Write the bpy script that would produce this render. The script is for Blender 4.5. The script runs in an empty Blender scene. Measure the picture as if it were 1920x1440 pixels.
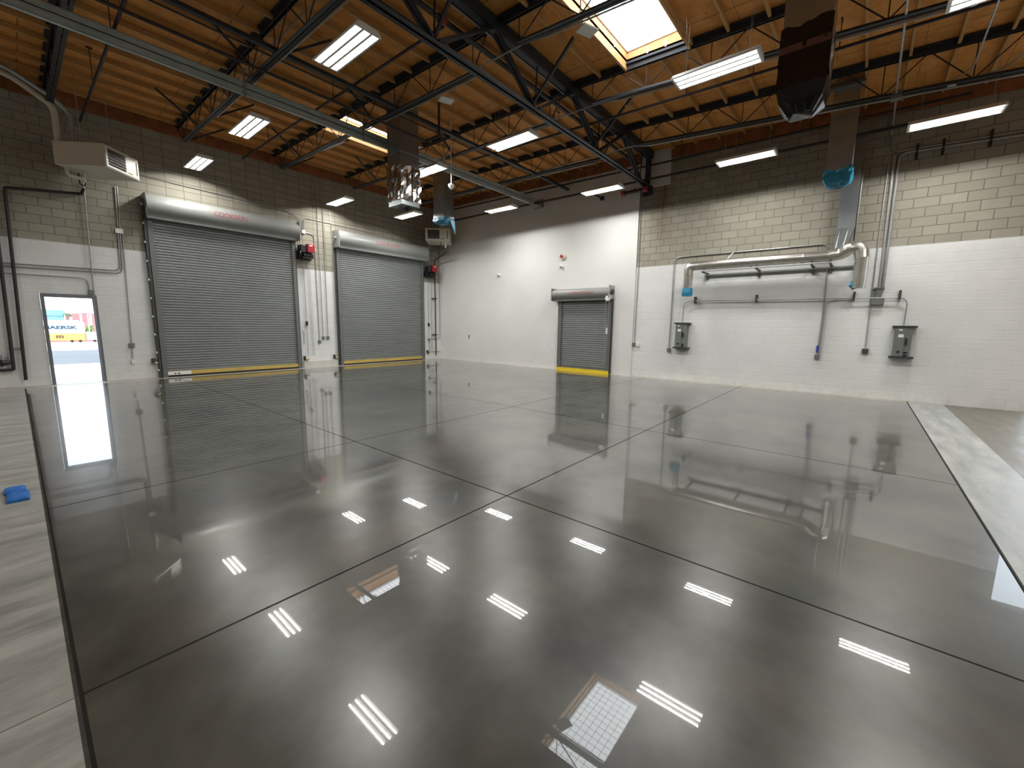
import bpy, bmesh, math, random
from mathutils import Vector, Matrix
random.seed(7)
S = bpy.context.scene
COL = S.collection
PI = math.pi

# ------------------------------------------------------------------ layout
YA = 15.25          # inner face of the block wall with the big roller doors
XB = 12.92          # inner face of the lined part of the right wall
XBC = 12.96         # inner face of the bare block part of the right wall
XL, YF = -7.0, -9.0 # walls behind the camera
CAM_H = 1.615
YG = 5.46           # girder line
PAINT = 3.48
JX = [1.0, 3.46, 5.93, 8.41, 10.95]          # joist lines

def Zd(y):          # underside of the roof deck
    return 6.88 + .017*(y-YG) if y >= YG else 6.88 - .045*(YG-y)
def Zb(y):          # underside of the joist bottom chords
    return 6.20 + .0255*(y-6.0) if y >= YG else 6.30 - .075*(5.0-y)

# ------------------------------------------------------------------ camera
cam_d = bpy.data.cameras.new('camera'); cam = bpy.data.objects.new('camera', cam_d); COL.objects.link(cam)
cam_d.sensor_width = 36; cam_d.lens = 775.17/1920*36; cam_d.clip_start = .05; cam_d.clip_end = 600
yaw, pitch, roll = .874529, -.141608, .012739
cy, sy, cp, sp = math.cos(yaw), math.sin(yaw), math.cos(pitch), math.sin(pitch)
fwd = Vector((sy*cp, cy*cp, sp)); rt = Vector((cy, -sy, 0)); up = rt.cross(fwd)
r2 = rt*math.cos(roll) + up*math.sin(roll); u2 = up*math.cos(roll) - rt*math.sin(roll)
M = Matrix((r2, u2, -fwd)).transposed().to_4x4(); M.translation = Vector((0, 0, CAM_H))
cam.matrix_world = M
S.camera = cam
def in_view(pts, margin=1.06):
    for p in pts:
        v = Vector(p) - Vector((0, 0, CAM_H)); z = v.dot(fwd)
        if z > .2 and abs(v.dot(r2)/z) < margin*960/775.17 and abs(v.dot(u2)/z) < margin*720/775.17:
            return True
    return False

# ------------------------------------------------------------------ materials
class NT:
    def __init__(s, name):
        s.m = bpy.data.materials.new(name); s.m.use_nodes = True
        s.t = s.m.node_tree; s.t.nodes.clear()
        s.out = s.n('ShaderNodeOutputMaterial')
    def n(s, typ, **kw):
        o = s.t.nodes.new(typ)
        for k, v in kw.items(): setattr(o, k, v)
        return o
    def l(s, a, b): s.t.links.new(a, b)
    def put(s, v, sock):
        if isinstance(v, (int, float)): sock.default_value = v
        elif isinstance(v, (tuple, list)): sock.default_value = (*v, 1) if len(v) == 3 and sock.type == 'RGBA' else v
        else: s.l(v, sock)
    def math(s, op, a, b=0.0, c=None):
        o = s.n('ShaderNodeMath', operation=op); s.put(a, o.inputs[0]); s.put(b, o.inputs[1])
        if c is not None: s.put(c, o.inputs[2])
        return o.outputs[0]
    def mix(s, f, a, b):
        o = s.n('ShaderNodeMix', data_type='RGBA'); s.put(f, o.inputs[0]); s.put(a, o.inputs[6]); s.put(b, o.inputs[7])
        return o.outputs[2]
    def mixf(s, f, a, b):
        o = s.n('ShaderNodeMix', data_type='FLOAT'); s.put(f, o.inputs[0]); s.put(a, o.inputs[2]); s.put(b, o.inputs[3])
        return o.outputs[0]
    def pos(s):
        g = s.n('ShaderNodeNewGeometry'); x = s.n('ShaderNodeSeparateXYZ'); s.l(g.outputs['Position'], x.inputs[0])
        return g.outputs['Position'], x.outputs[0], x.outputs[1], x.outputs[2]
    def comb(s, x, y, z=0.0):
        o = s.n('ShaderNodeCombineXYZ'); s.put(x, o.inputs[0]); s.put(y, o.inputs[1]); s.put(z, o.inputs[2]); return o.outputs[0]
    def noise(s, vec, scale, detail=4.0, rough=.55):
        o = s.n('ShaderNodeTexNoise'); s.put(vec, o.inputs['Vector']); o.inputs['Scale'].default_value = scale
        o.inputs['Detail'].default_value = detail; o.inputs['Roughness'].default_value = rough; return o.outputs['Fac']
    def ramp(s, v, lo, hi, a=0.0, b=1.0):
        o = s.n('ShaderNodeMapRange'); s.put(v, o.inputs[0]); o.inputs[1].default_value = lo; o.inputs[2].default_value = hi
        o.inputs[3].default_value = a; o.inputs[4].default_value = b; return o.outputs[0]
    def bump(s, h, strength, dist=.01):
        o = s.n('ShaderNodeBump'); o.inputs['Strength'].default_value = strength; o.inputs['Distance'].default_value = dist
        s.put(h, o.inputs['Height']); return o.outputs[0]
    def bsdf(s, col, rough=.5, metal=0.0, spec=.5, normal=None, coat=0.0, coat_r=.05):
        o = s.n('ShaderNodeBsdfPrincipled'); s.put(col, o.inputs['Base Color']); s.put(rough, o.inputs['Roughness'])
        s.put(metal, o.inputs['Metallic']); s.put(spec, o.inputs['Specular IOR Level'])
        s.put(coat, o.inputs['Coat Weight']); s.put(coat_r, o.inputs['Coat Roughness'])
        if normal is not None: s.l(normal, o.inputs['Normal'])
        s.l(o.outputs[0], s.out.inputs[0]); return o

MAT = {}
def simple(name, col, rough=.5, metal=0.0, var=.12, scale=6.0, spec=.5, bump=0.0, bscale=40.0):
    t = NT(name); p, x, y, z = t.pos()
    f = t.ramp(t.noise(p, scale), .3, .7)
    c = t.mix(f, tuple(v*(1-var) for v in col), tuple(min(1, v*(1+var)) for v in col))
    nm = t.bump(t.noise(p, bscale), bump, .005) if bump else None
    t.bsdf(c, rough, metal, spec, nm); MAT[name] = t.m; return t.m

simple('steel_dark', (.022, .026, .032), .5, 0, .3, 3)
simple('steel_web', (.03, .014, .012), .6, 0, .3, 5)
simple('pipe_black', (.02, .016, .02), .5, 0, .2, 5)
simple('pipe_brown', (.05, .03, .022), .5, 0, .2, 5)
simple('sprinkler_pipe', (.022, .014, .014), .55, 0, .3, 4)
simple('galvanized', (.42, .45, .45), .42, .75, .18, 9)
simple('strut_galv', (.46, .53, .51), .42, .15, .1, 5)
simple('duct_galv', (.36, .39, .40), .30, .85, .12, 2.5)
simple('spiral_duct', (.62, .61, .56), .26, .9, .12, 8)
simple('conduit', (.36, .37, .36), .38, .55, .1, 6)
simple('white_enamel', (.66, .63, .54), .38, 0, .03, 3)
simple('reflector_metal', (.55, .55, .54), .28, .9, .02, 6)
simple('white_plastic', (.74, .74, .72), .4, 0, .03, 6)
simple('louver_dark', (.02, .012, .012), .6, 0, .2, 6)
simple('door_curtain', (.225, .24, .237), .42, .15, .05, 1.2)
simple('door_frame_grey', (.14, .145, .142), .45, .1, .06, 2)
simple('hood_grey', (.25, .26, .25), .36, 0, .05, 1.5)
simple('guide_dark', (.045, .055, .05), .45, .3, .15, 4)
simple('jamb_grey', (.16, .17, .19), .45, 0, .06, 3)
simple('yellow_bar', (.50, .36, .10), .5, 0, .1, 4)
simple('yellow_bright', (.80, .58, .02), .45, 0, .08, 5)
simple('red_paint', (.33, .012, .02), .4, 0, .1, 7)
simple('red_lettering', (.36, .085, .095), .5, 0, .1, 9)
simple('red_coupling', (.30, .03, .02), .5, 0, .2, 8)
simple('black_machine', (.010, .011, .011), .42, 0, .3, 9)
simple('enclosure_grey', (.16, .18, .17), .45, .1, .06, 6)
simple('box_brown', (.06, .05, .045), .5, 0, .1, 8)
simple('label_white', (.78, .78, .76), .5, 0, .02, 9)
simple('blue_tape', (.015, .20, .34), .38, 0, .25, 14, .5, .4, 18)
simple('blue_pad', (.025, .15, .50), .75, 0, .2, 22, .3, .5, 60)
simple('blue_wrap', (.02, .05, .35), .5, 0, .1, 9)
simple('brass', (.45, .32, .12), .4, .6, .1, 8)
simple('lens_dark', (.02, .02, .02), .2, 0, .1, 8)
simple('concrete_curb', (.55, .55, .53), .6, 0, .06, 4)
simple('wood_ledger', (.26, .095, .03), .7, 0, .3, 4)
simple('foil', (.50, .49, .46), .16, 1, .2, 5, .5, 1.0, 11)
simple('black_film', (.006, .006, .007), .16, 0, .4, 4, .5, 1.0, 9)
simple('tape_red', (.16, .07, .06), .5, 0, .1, 10)
simple('truck_white', (.78, .79, .80), .4, 0, .03, 1)
simple('container_yellow', (.75, .52, .10), .5, 0, .06, 1)
simple('chassis_pink', (.45, .10, .12), .5, 0, .1, 2)
simple('tire_black', (.02, .02, .02), .8, 0, .1, 9)
simple('letter_blue', (.012, .05, .09), .5, 0, .05, 3)
simple('letter_brown', (.12, .06, .03), .5, 0, .05, 3)
simple('palm_green', (.08, .14, .06), .7, 0, .3, 3)
simple('bush_green', (.12, .20, .05), .8, 0, .4, 3)
simple('palm_trunk', (.20, .15, .11), .8, 0, .2, 4)
simple('glass_grey', (.05, .06, .07), .1)
simple('container_red', (.42, .14, .15), .6, 0, .15, .6)
simple('blue_shed', (.16, .36, .42), .6, 0, .15, .5)
simple('shed_roof', (.12, .16, .22), .6, 0, .15, .5)

def wood(name, a, b, axis_len='x', rough=.65, scale=1.0, seams=False):
    t = NT(name); p, x, y, z = t.pos()
    v = t.comb(t.math('MULTIPLY', x, 1.2*scale), t.math('MULTIPLY', y, 9*scale), t.math('MULTIPLY', z, 9*scale)) if axis_len == 'x' else \
        t.comb(t.math('MULTIPLY', x, 3*scale), t.math('MULTIPLY', y, 3*scale), t.math('MULTIPLY', z, 3*scale))
    f = t.ramp(t.noise(v, 1.6, 6, .65), .3, .72)
    c = t.mix(f, a, b)
    k = t.ramp(t.noise(t.comb(x, y, z), 9, 2, .5), .70, .76)
    c = t.mix(t.math('MULTIPLY', k, .6), c, tuple(v*.35 for v in a))
    if seams:
        for co, sz in ((x, 2.46), (y, 1.22)):
            fr = t.math('FRACT', t.math('DIVIDE', t.math('ADD', co, 40.0), sz))
            ln = t.math('LESS_THAN', t.math('ABSOLUTE', t.math('SUBTRACT', fr, .5)), .004)
            c = t.mix(t.math('MULTIPLY', ln, .6), c, (.03, .015, .006))
    t.bsdf(c, rough, 0, .3); MAT[name] = t.m
wood('plywood', (.56, .235, .056), (.78, .36, .10), 'p', .7, 1.0, True)
wood('purlin_wood', (.46, .25, .085), (.60, .345, .135), 'x', .65)
wood('curb_wood', (.55, .27, .10), (.70, .38, .17), 'x', .55)

def emit(name, col, s):
    t = NT(name); e = t.n('ShaderNodeEmission'); e.inputs[0].default_value = (*col, 1); e.inputs[1].default_value = s
    t.l(e.outputs[0], t.out.inputs[0]); MAT[name] = t.m
emit('tube_glow', (1.0, .965, .915), 14.0)
emit('skylight_glow', (.92, .97, 1.0), 9.0)

def block_wall(name, axis):
    t = NT(name); p, x, y, z = t.pos()
    n1 = t.noise(p, 2.2, 5); n2 = t.noise(p, 55, 3)
    def brick(u, off):
        b = t.n('ShaderNodeTexBrick'); b.offset = off; b.offset_frequency = 2; b.squash = 1; b.squash_frequency = 1
        t.l(t.comb(u, z), b.inputs['Vector'])
        b.inputs['Color1'].default_value = (.355, .335, .278, 1); b.inputs['Color2'].default_value = (.300, .283, .232, 1)
        b.inputs['Mortar'].default_value = (.165, .153, .122, 1); b.inputs['Scale'].default_value = 1.0
        b.inputs['Mortar Size'].default_value = .010; b.inputs['Mortar Smooth'].default_value = .3
        b.inputs['Bias'].default_value = 0; b.inputs['Brick Width'].default_value = .4064; b.inputs['Row Height'].default_value = .2032
        return b.outputs['Color'], b.outputs['Fac']
    if axis == 'x':
        u = t.math('ADD', x, 8.128-.246)
        c1, f1 = brick(u, .5); c2, f2 = brick(u, 0.0)
        sel = t.math('MULTIPLY', t.math('GREATER_THAN', x, 2.47), t.math('LESS_THAN', x, 12.0))
        c = t.mix(sel, c1, c2); f = t.mixf(sel, f1, f2)
        white = t.math('LESS_THAN', z, PAINT)
        stain = 0.0
    else:
        u = t.math('ADD', y, 12.192-.219)
        c, f = brick(u, .5)
        w1 = t.math('LESS_THAN', z, PAINT)
        w2 = t.math('MULTIPLY', t.math('GREATER_THAN', y, 4.80), t.math('GREATER_THAN', z, 5.82))
        w3 = t.math('GREATER_THAN', y, 5.71)
        white = t.math('MAXIMUM', w1, t.math('MAXIMUM', w2, w3))
        # rust run below the girder bearing
        wob = t.math('ADD', y, t.math('MULTIPLY', t.math('SUBTRACT', t.noise(t.comb(0.0, 0.0, z), 1.5), .5), .25))
        core = t.ramp(t.math('ABSOLUTE', t.math('SUBTRACT', wob, 4.97)), .0, .10, 1, 0)
        halo = t.ramp(t.math('ABSOLUTE', t.math('SUBTRACT', wob, 5.0)), .1, .45, 1, 0)
        vert = t.math('MULTIPLY', t.math('LESS_THAN', z, 5.82), t.ramp(z, 3.6, 5.6, .15, 1.0))
        stain = t.math('MULTIPLY', vert, t.math('MAXIMUM', t.math('MULTIPLY', core, .85), t.math('MULTIPLY', halo, .4)))
    c = t.mix(t.math('MULTIPLY', t.ramp(n1, .35, .7), .35), c, (.255, .240, .195))
    if axis != 'x': c = t.mix(stain, c, (.13, .062, .022))
    wc = t.mix(t.ramp(n1, .35, .75), (.68, .69, .685), (.74, .75, .745))
    wc = t.mix(t.math('MULTIPLY', f, .10), wc, (.45, .45, .44))
    low = t.math('MULTIPLY', t.ramp(z, .02, .30, 1, 0), t.ramp(t.noise(p, 7), .45, .7))
    wc = t.mix(t.math('MULTIPLY', low, .35), wc, (.50, .47, .40))
    c = t.mix(white, c, wc)
    rough = t.mixf(white, .9, .55)
    h = t.math('ADD', t.math('MULTIPLY', f, -1.0), t.math('MULTIPLY', n2, .25))
    t.bsdf(c, rough, 0, .3, t.bump(h, .45, .008)); MAT[name] = t.m
block_wall('block_wall_back', 'x'); block_wall('block_wall_right', 'y')
t = NT('white_drywall'); p, x, y, z = t.pos()
c = t.mix(t.ramp(t.noise(p, .8, 5), .35, .7), (.69, .69, .675), (.74, .74, .73))
sm = t.math('MULTIPLY', t.ramp(t.noise(p, 1.9, 6, .7), .62, .75), t.ramp(z, .2, 2.2, 1, 0))
c = t.mix(t.math('MULTIPLY', sm, .25), c, (.42, .41, .38))
t.bsdf(c, .55, 0, .3); MAT['white_drywall'] = t.m

# floor -------------------------------------------------------------
t = NT('floor_concrete'); p, x, y, z = t.pos()
pol = t.math('MULTIPLY', t.math('MULTIPLY', t.math('GREATER_THAN', x, .02), t.math('GREATER_THAN', y, -.95)),
             t.math('MULTIPLY', t.math('LESS_THAN', y, 14.84), t.math('LESS_THAN', x, 12.72)))
strip = t.math('MULTIPLY', t.math('LESS_THAN', y, -.95), t.math('GREATER_THAN', y, -1.54))
far_r = t.math('LESS_THAN', y, -1.54)
cl1 = t.noise(p, .42, 5, .6); cl2 = t.noise(p, 1.7, 6, .65); fine = t.noise(p, 40, 3, .6); spk = t.noise(p, 90, 2, .5)
strk = t.noise(t.comb(t.math('MULTIPLY', x, .8), t.math('MULTIPLY', y, 3.2)), 1.6, 6, .7)
pc = t.mix(t.ramp(t.math('ADD', t.math('MULTIPLY', cl1, .6), t.math('MULTIPLY', cl2, .4)), .40, .61), (.030, .0302, .0238), (.094, .094, .079))
pc = t.mix(t.math('MULTIPLY', t.ramp(fine, .42, .62), .10), pc, (.05, .049, .04))
pc = t.mix(t.math('MULTIPLY', t.ramp(spk, .66, .74), .12), pc, (.20, .195, .175))
rc = t.mix(t.ramp(strk, .34, .68), (.21, .215, .195), (.42, .42, .385))
sc = t.mix(t.ramp(strk, .34, .66), (.24, .25, .245), (.44, .45, .43))
fc = t.mix(t.ramp(strk, .3, .7), (.135, .120, .095), (.19, .17, .135))
c = t.mix(pol, rc, pc); c = t.mix(strip, c, sc); c = t.mix(far_r, c, fc)
edge = t.math('MAXIMUM', t.math('GREATER_THAN', y, 14.84), t.math('MULTIPLY', t.math('GREATER_THAN', x, 12.72), t.math('GREATER_THAN', y, -.95)))
c = t.mix(edge, c, t.mix(t.ramp(cl2, .35, .65), (.30, .285, .235), (.42, .40, .34)))
def line(co, at, w): return t.math('LESS_THAN', t.math('ABSOLUTE', t.math('SUBTRACT', co, at)), w)
inx = t.math('GREATER_THAN', x, .02)
iny = t.math('MULTIPLY', t.math('GREATER_THAN', y, -.95), t.math('LESS_THAN', y, 14.84))
j = t.math('MULTIPLY', line(y, 2.44, .008), inx)
j = t.math('MAXIMUM', j, t.math('MULTIPLY', line(y, 5.2, .008), inx))
for xx in (2.86, 6.24): j = t.math('MAXIMUM', j, t.math('MULTIPLY', line(x, xx, .008), iny))
b1 = t.math('MULTIPLY', line(x, .02, .014), t.math('LESS_THAN', y, 14.84))
b2 = line(y, -.95, .011)
j = t.math('MAXIMUM', j, t.math('MAXIMUM', b1, b2))
for yy in (2.44, 5.19): j = t.math('MAXIMUM', j, t.math('MULTIPLY', t.math('MULTIPLY', line(y, yy, .005), t.math('LESS_THAN', x, .02)), .6))
c = t.mix(t.math('MULTIPLY', j, .85), c, (.018, .016, .013))
# dull smear around the sawn joint nearest the left border
sm = t.math('MULTIPLY', t.ramp(t.math('ABSOLUTE', t.math('SUBTRACT', y, 2.46)), .0, .09, 1, 0), t.ramp(x, .1, 1.4, 1, 0))
c = t.mix(t.math('MULTIPLY', t.math('MULTIPLY', sm, pol), t.ramp(cl2, .4, .6, .2, .6)), c, (.05, .05, .042))
rough = t.mixf(pol, t.ramp(strk, .3, .7, .30, .55), .278)
coat = t.math('MULTIPLY', pol, t.math('SUBTRACT', 1.0, j))
hn = t.math('ADD', t.math('MULTIPLY', t.noise(p, 26, 3), .6), t.math('MULTIPLY', fine, .4))
bmp = t.n('ShaderNodeBump'); bmp.inputs['Distance'].default_value = .002
t.put(t.mixf(pol, .35, .0), bmp.inputs['Strength']); t.l(hn, bmp.inputs['Height'])
rough = t.mixf(j, rough, 1.0)
b = t.bsdf(c, rough, 0, t.mixf(j, t.mixf(pol, .5, .5), .05), bmp.outputs[0], coat, .014)
b.inputs['Coat IOR'].default_value = 1.5
MAT['floor_concrete'] = t.m
# yard outside
t = NT('yard'); p, x, y, z = t.pos()
a = t.math('MULTIPLY', t.math('GREATER_THAN', y, 26.0), t.math('LESS_THAN', y, 50.0))
c = t.mix(t.ramp(t.noise(p, .3), .3, .7), (.62, .61, .58), (.70, .69, .66))
c = t.mix(a, c, t.mix(t.ramp(t.noise(p, .5), .3, .7), (.115, .13, .145), (.15, .165, .18)))
t.bsdf(c, .8, 0, .2); MAT['yard'] = t.m

# ------------------------------------------------------------------ mesh builder
class MB:
    def __init__(s): s.v = []; s.f = []
    def add(s, vs, fs):
        o = len(s.v); s.v += [tuple(v) for v in vs]; s.f += [tuple(i+o for i in f) for f in fs]; return s
    def box(s, x0, x1, y0, y1, z0, z1):
        vs = [(x, y, z) for z in (z0, z1) for y in (y0, y1) for x in (x0, x1)]
        return s.add(vs, [(0, 2, 3, 1), (4, 5, 7, 6), (0, 1, 5, 4), (2, 6, 7, 3), (0, 4, 6, 2), (1, 3, 7, 5)])
    def obox(s, c, ax, ay, az):
        c, ax, ay, az = map(Vector, (c, ax, ay, az))
        vs = [c+ax*i+ay*j_+az*k for k in (-1, 1) for j_ in (-1, 1) for i in (-1, 1)]
        return s.add(vs, [(0, 2, 3, 1), (4, 5, 7, 6), (0, 1, 5, 4), (2, 6, 7, 3), (0, 4, 6, 2), (1, 3, 7, 5)])
    def beam(s, p0, p1, w, h, upv=(0, 0, 1)):
        p0, p1 = Vector(p0), Vector(p1); d = p1-p0; L = d.length/2; d.normalize()
        sd = d.cross(Vector(upv))
        if sd.length < 1e-4: sd = d.cross(Vector((1, 0, 0)))
        sd.normalize(); uu = sd.cross(d)
        return s.obox((p0+p1)/2, d*L, sd*(w/2), uu*(h/2))
    def tube(s, pts, r, n=8, caps=True):
        pts = [Vector(p) for p in pts]; m = len(pts)
        rr = r if isinstance(r, (list, tuple)) else [r]*m
        tan = []
        for i in range(m):
            a = pts[max(i-1, 0)]; b = pts[min(i+1, m-1)]; d = (b-a)
            tan.append(d.normalized() if d.length > 1e-9 else Vector((0, 0, 1)))
        ref = Vector((0, 0, 1)) if abs(tan[0].z) < .9 else Vector((1, 0, 0))
        nx = tan[0].cross(ref).normalized(); vs = []
        for i in range(m):
            nx = (nx - tan[i]*nx.dot(tan[i])).normalized(); ny = tan[i].cross(nx)
            for k in range(n):
                a = 2*PI*k/n; vs.append(pts[i] + (nx*math.cos(a)+ny*math.sin(a))*rr[i])
        fs = [(i*n+k, i*n+(k+1) % n, (i+1)*n+(k+1) % n, (i+1)*n+k) for i in range(m-1) for k in range(n)]
        if caps: fs += [tuple(range(n-1, -1, -1)), tuple((m-1)*n+k for k in range(n))]
        return s.add(vs, fs)
    def prism(s, prof, axis, a0, a1):
        # prof: list of 2D points in the plane across `axis` (x: (y,z); y: (x,z); z: (x,y))
        n = len(prof)
        def P(q, a): return (a, q[0], q[1]) if axis == 'x' else (q[0], a, q[1]) if axis == 'y' else (q[0], q[1], a)
        vs = [P(q, a0) for q in prof] + [P(q, a1) for q in prof]
        return s.add(vs, [(i, (i+1) % n, n+(i+1) % n, n+i) for i in range(n)] + [tuple(range(n-1, -1, -1)), tuple(range(n, 2*n))])
    def ribbon(s, prof, axis, a0, a1):
        n = len(prof)
        def P(q, a): return (a, q[0], q[1]) if axis == 'x' else (q[0], a, q[1]) if axis == 'y' else (q[0], q[1], a)
        vs = [P(q, a0) for q in prof] + [P(q, a1) for q in prof]
        return s.add(vs, [(i, i+1, n+i+1, n+i) for i in range(n-1)])

def bend(pts, r=.12, n=5):
    pts = [Vector(p) for p in pts]; out = [pts[0]]
    for i in range(1, len(pts)-1):
        a, b, c = pts[i-1], pts[i], pts[i+1]
        u, v = (a-b), (c-b); q = min(r, u.length*.45, v.length*.45); u.normalize(); v.normalize()
        A, B = b+u*q, b+v*q
        for k in range(n+1):
            f = k/n; out.append(A*(1-f)**2 + b*2*f*(1-f) + B*f*f)
    out.append(pts[-1]); return out

LABELS = {}
def tag(o, label, cat, group=None):
    o['label'] = label; o['category'] = cat
    if group: o['group'] = group
    if not 4 <= len(label.split()) <= 16: print('LABEL LENGTH', len(label.split()), label)
    if label in LABELS and not group: print('DUP LABEL', label)
    LABELS[label] = o.name
    return o
def empty(name, loc, label=None, cat=None, group=None, structure=False, rz=0):
    o = bpy.data.objects.new(name, None); COL.objects.link(o); o.location = loc; o.rotation_euler.z = rz
    o.empty_display_size = .1
    if structure: o['kind'] = 'structure'
    if label: tag(o, label, cat, group)
    return o
def absloc(o):
    v = Vector(o.location)
    return v + absloc(o.parent) if o.parent else v
def build(name, mb, mat, parent=None, smooth=False, local=False, label=None, cat=None, group=None, structure=False, bevel=0):
    """one mesh object; vertices are given in room coordinates unless local"""
    me = bpy.data.meshes.new(name)
    vs = [Vector(v) for v in mb.v]
    if parent is None or not local:
        if parent is None:
            lo = [min(v[i] for v in vs) for i in range(3)]; hi = [max(v[i] for v in vs) for i in range(3)]
            org = Vector(((lo[0]+hi[0])/2, (lo[1]+hi[1])/2, lo[2]))
        else: org = absloc(parent)
        vs = [v-org for v in vs]
    me.from_pydata([tuple(v) for v in vs], [], mb.f)
    bm = bmesh.new(); bm.from_mesh(me); bmesh.ops.recalc_face_normals(bm, faces=bm.faces[:]); bm.to_mesh(me); bm.free()
    me.materials.append(MAT[mat])
    o = bpy.data.objects.new(name, me); COL.objects.link(o)
    if parent is None: o.location = org
    else: o.parent = parent
    if smooth:
        for p_ in me.polygons: p_.use_smooth = True
        try: me.set_sharp_from_angle(angle=math.radians(40))
        except Exception: pass
    if bevel:
        m = o.modifiers.new('soft', 'BEVEL'); m.width = bevel; m.segments = 2; m.limit_method = 'ANGLE'
    if structure: o['kind'] = 'structure'
    if label:
        if parent is None: tag(o, label, cat, group)
        else: o['label'] = label
    return o
def dup(root, loc=None, rz=None, label=None, group=None):
    r = root.copy(); COL.objects.link(r)
    if loc is not None: r.location = loc
    if rz is not None: r.rotation_euler.z = rz
    if label: r['label'] = label
    if group: r['group'] = group
    for ch in list(root.children):
        c_ = ch.copy(); COL.objects.link(c_); c_.parent = r
        for g in list(ch.children):
            d_ = g.copy(); COL.objects.link(d_); d_.parent = c_
    return r
def text_mb(s, height, width, depth=.004, bold=0.0):
    cu = bpy.data.curves.new('lettering', 'FONT'); cu.body = s; cu.offset = bold; cu.size = 1; cu.extrude = .02
    o = bpy.data.objects.new('lettering', cu); COL.objects.link(o)
    dg = bpy.context.evaluated_depsgraph_get(); me = bpy.data.meshes.new_from_object(o.evaluated_get(dg))
    vs = [v.co.copy() for v in me.vertices]; fs = [tuple(p_.vertices) for p_ in me.polygons]
    bpy.data.objects.remove(o); bpy.data.curves.remove(cu); bpy.data.meshes.remove(me)
    x0 = min(v.x for v in vs); x1 = max(v.x for v in vs); y0 = min(v.y for v in vs); y1 = max(v.y for v in vs)
    out = [((v.x-x0)/(x1-x0)*width, (v.y-y0)/(y1-y0)*height, (1 if v.z > 0 else 0)*depth) for v in vs]
    return out, fs

# ------------------------------------------------------------------ room shell
build('floor', MB().box(XL-.2, XBC+.2, YF-.2, YA+.25, -.3, 0), 'floor_concrete', structure=True)
mb = MB()       # back wall with the walk-through door opening
DX0, DX1, DZ = .52, 1.38, 2.17
mb.box(XL-.2, DX0-.06, YA, YA+.22, 0, 7.3); mb.box(DX1+.06, XBC+.2, YA, YA+.22, 0, 7.3); mb.box(DX0-.06, DX1+.06, YA, YA+.22, DZ+.07, 7.3)
build('wall_back', mb, 'block_wall_back', structure=True)
mb = MB()       # right wall, with a tall opening to daylight past the edge of the photo
mb.box(XBC, XBC+.2, -2.72, YA, 0, 7.3); mb.box(XBC, XBC+.2, YF-.2, -6.6, 0, 7.3); mb.box(XBC, XBC+.2, -6.6, -2.72, 4.2, 7.3)
build('wall_right', mb, 'block_wall_right', structure=True)
build('wall_right_lining', MB().box(XB, XBC, 5.71, YA, 0, 6.1), 'white_drywall', structure=True)
build('wall_left', MB().box(XL-.2, XL, YF-.2, YA, 0, 7.3), 'white_drywall', structure=True)
build('wall_front', MB().box(XL, XBC, YF-.2, YF, 0, 7.3), 'white_drywall', structure=True)
SK = [(5.98, 8.36, 2.93, 4.12), (5.98, 8.36, 10.62, 11.83)]     # skylight openings
mb = MB(); ys = sorted({YF-.2, 2.93, 4.12, YG, 10.62, 11.83, YA+.2}); xs = [XL-.2, 5.98, 8.36, XBC+.2]
for i in range(len(ys)-1):
    for k in range(3):
        a, b_, x0, x1 = ys[i], ys[i+1], xs[k], xs[k+1]
        if k == 1 and any(abs(a-s[2]) < .01 for s in SK): continue
        mb.add([(x0, a, Zd(a)), (x1, a, Zd(a)), (x1, b_, Zd(b_)), (x0, b_, Zd(b_)), (x0, a, Zd(a)+.05), (x1, a, Zd(a)+.05), (x1, b_, Zd(b_)+.05), (x0, b_, Zd(b_)+.05)],
               [(0, 1, 2, 3), (7, 6, 5, 4), (0, 4, 5, 1), (1, 5, 6, 2), (2, 6, 7, 3), (3, 7, 4, 0)])
build('ceiling', mb, 'plywood', structure=True)
mb = MB(); mb.box(XL, XBC, YA-.065, YA, 6.70, Zd(YA)); build('trim_1', mb, 'wood_ledger', structure=True)
mb = MB()
for y0, y1 in ((-4.0, 4.8), (5.71, YA-.07)):
    a, b_ = Zd(y0), Zd(y1)
    mb.add([(XBC-.06, y0, a-.30), (XBC, y0, a-.30), (XBC, y1, b_-.30), (XBC-.06, y1, b_-.30), (XBC-.06, y0, a), (XBC, y0, a), (XBC, y1, b_), (XBC-.06, y1, b_)],
           [(0, 1, 2, 3), (7, 6, 5, 4), (0, 4, 5, 1), (1, 5, 6, 2), (2, 6, 7, 3), (3, 7, 4, 0)])
build('trim_2', mb, 'wood_ledger', structure=True)
# curb along the block pier between the two roller doors
build('baseboard_back', MB().box(6.55, 7.80, YA-.05, YA, 0, .23), 'concrete_curb', structure=True)
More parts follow.
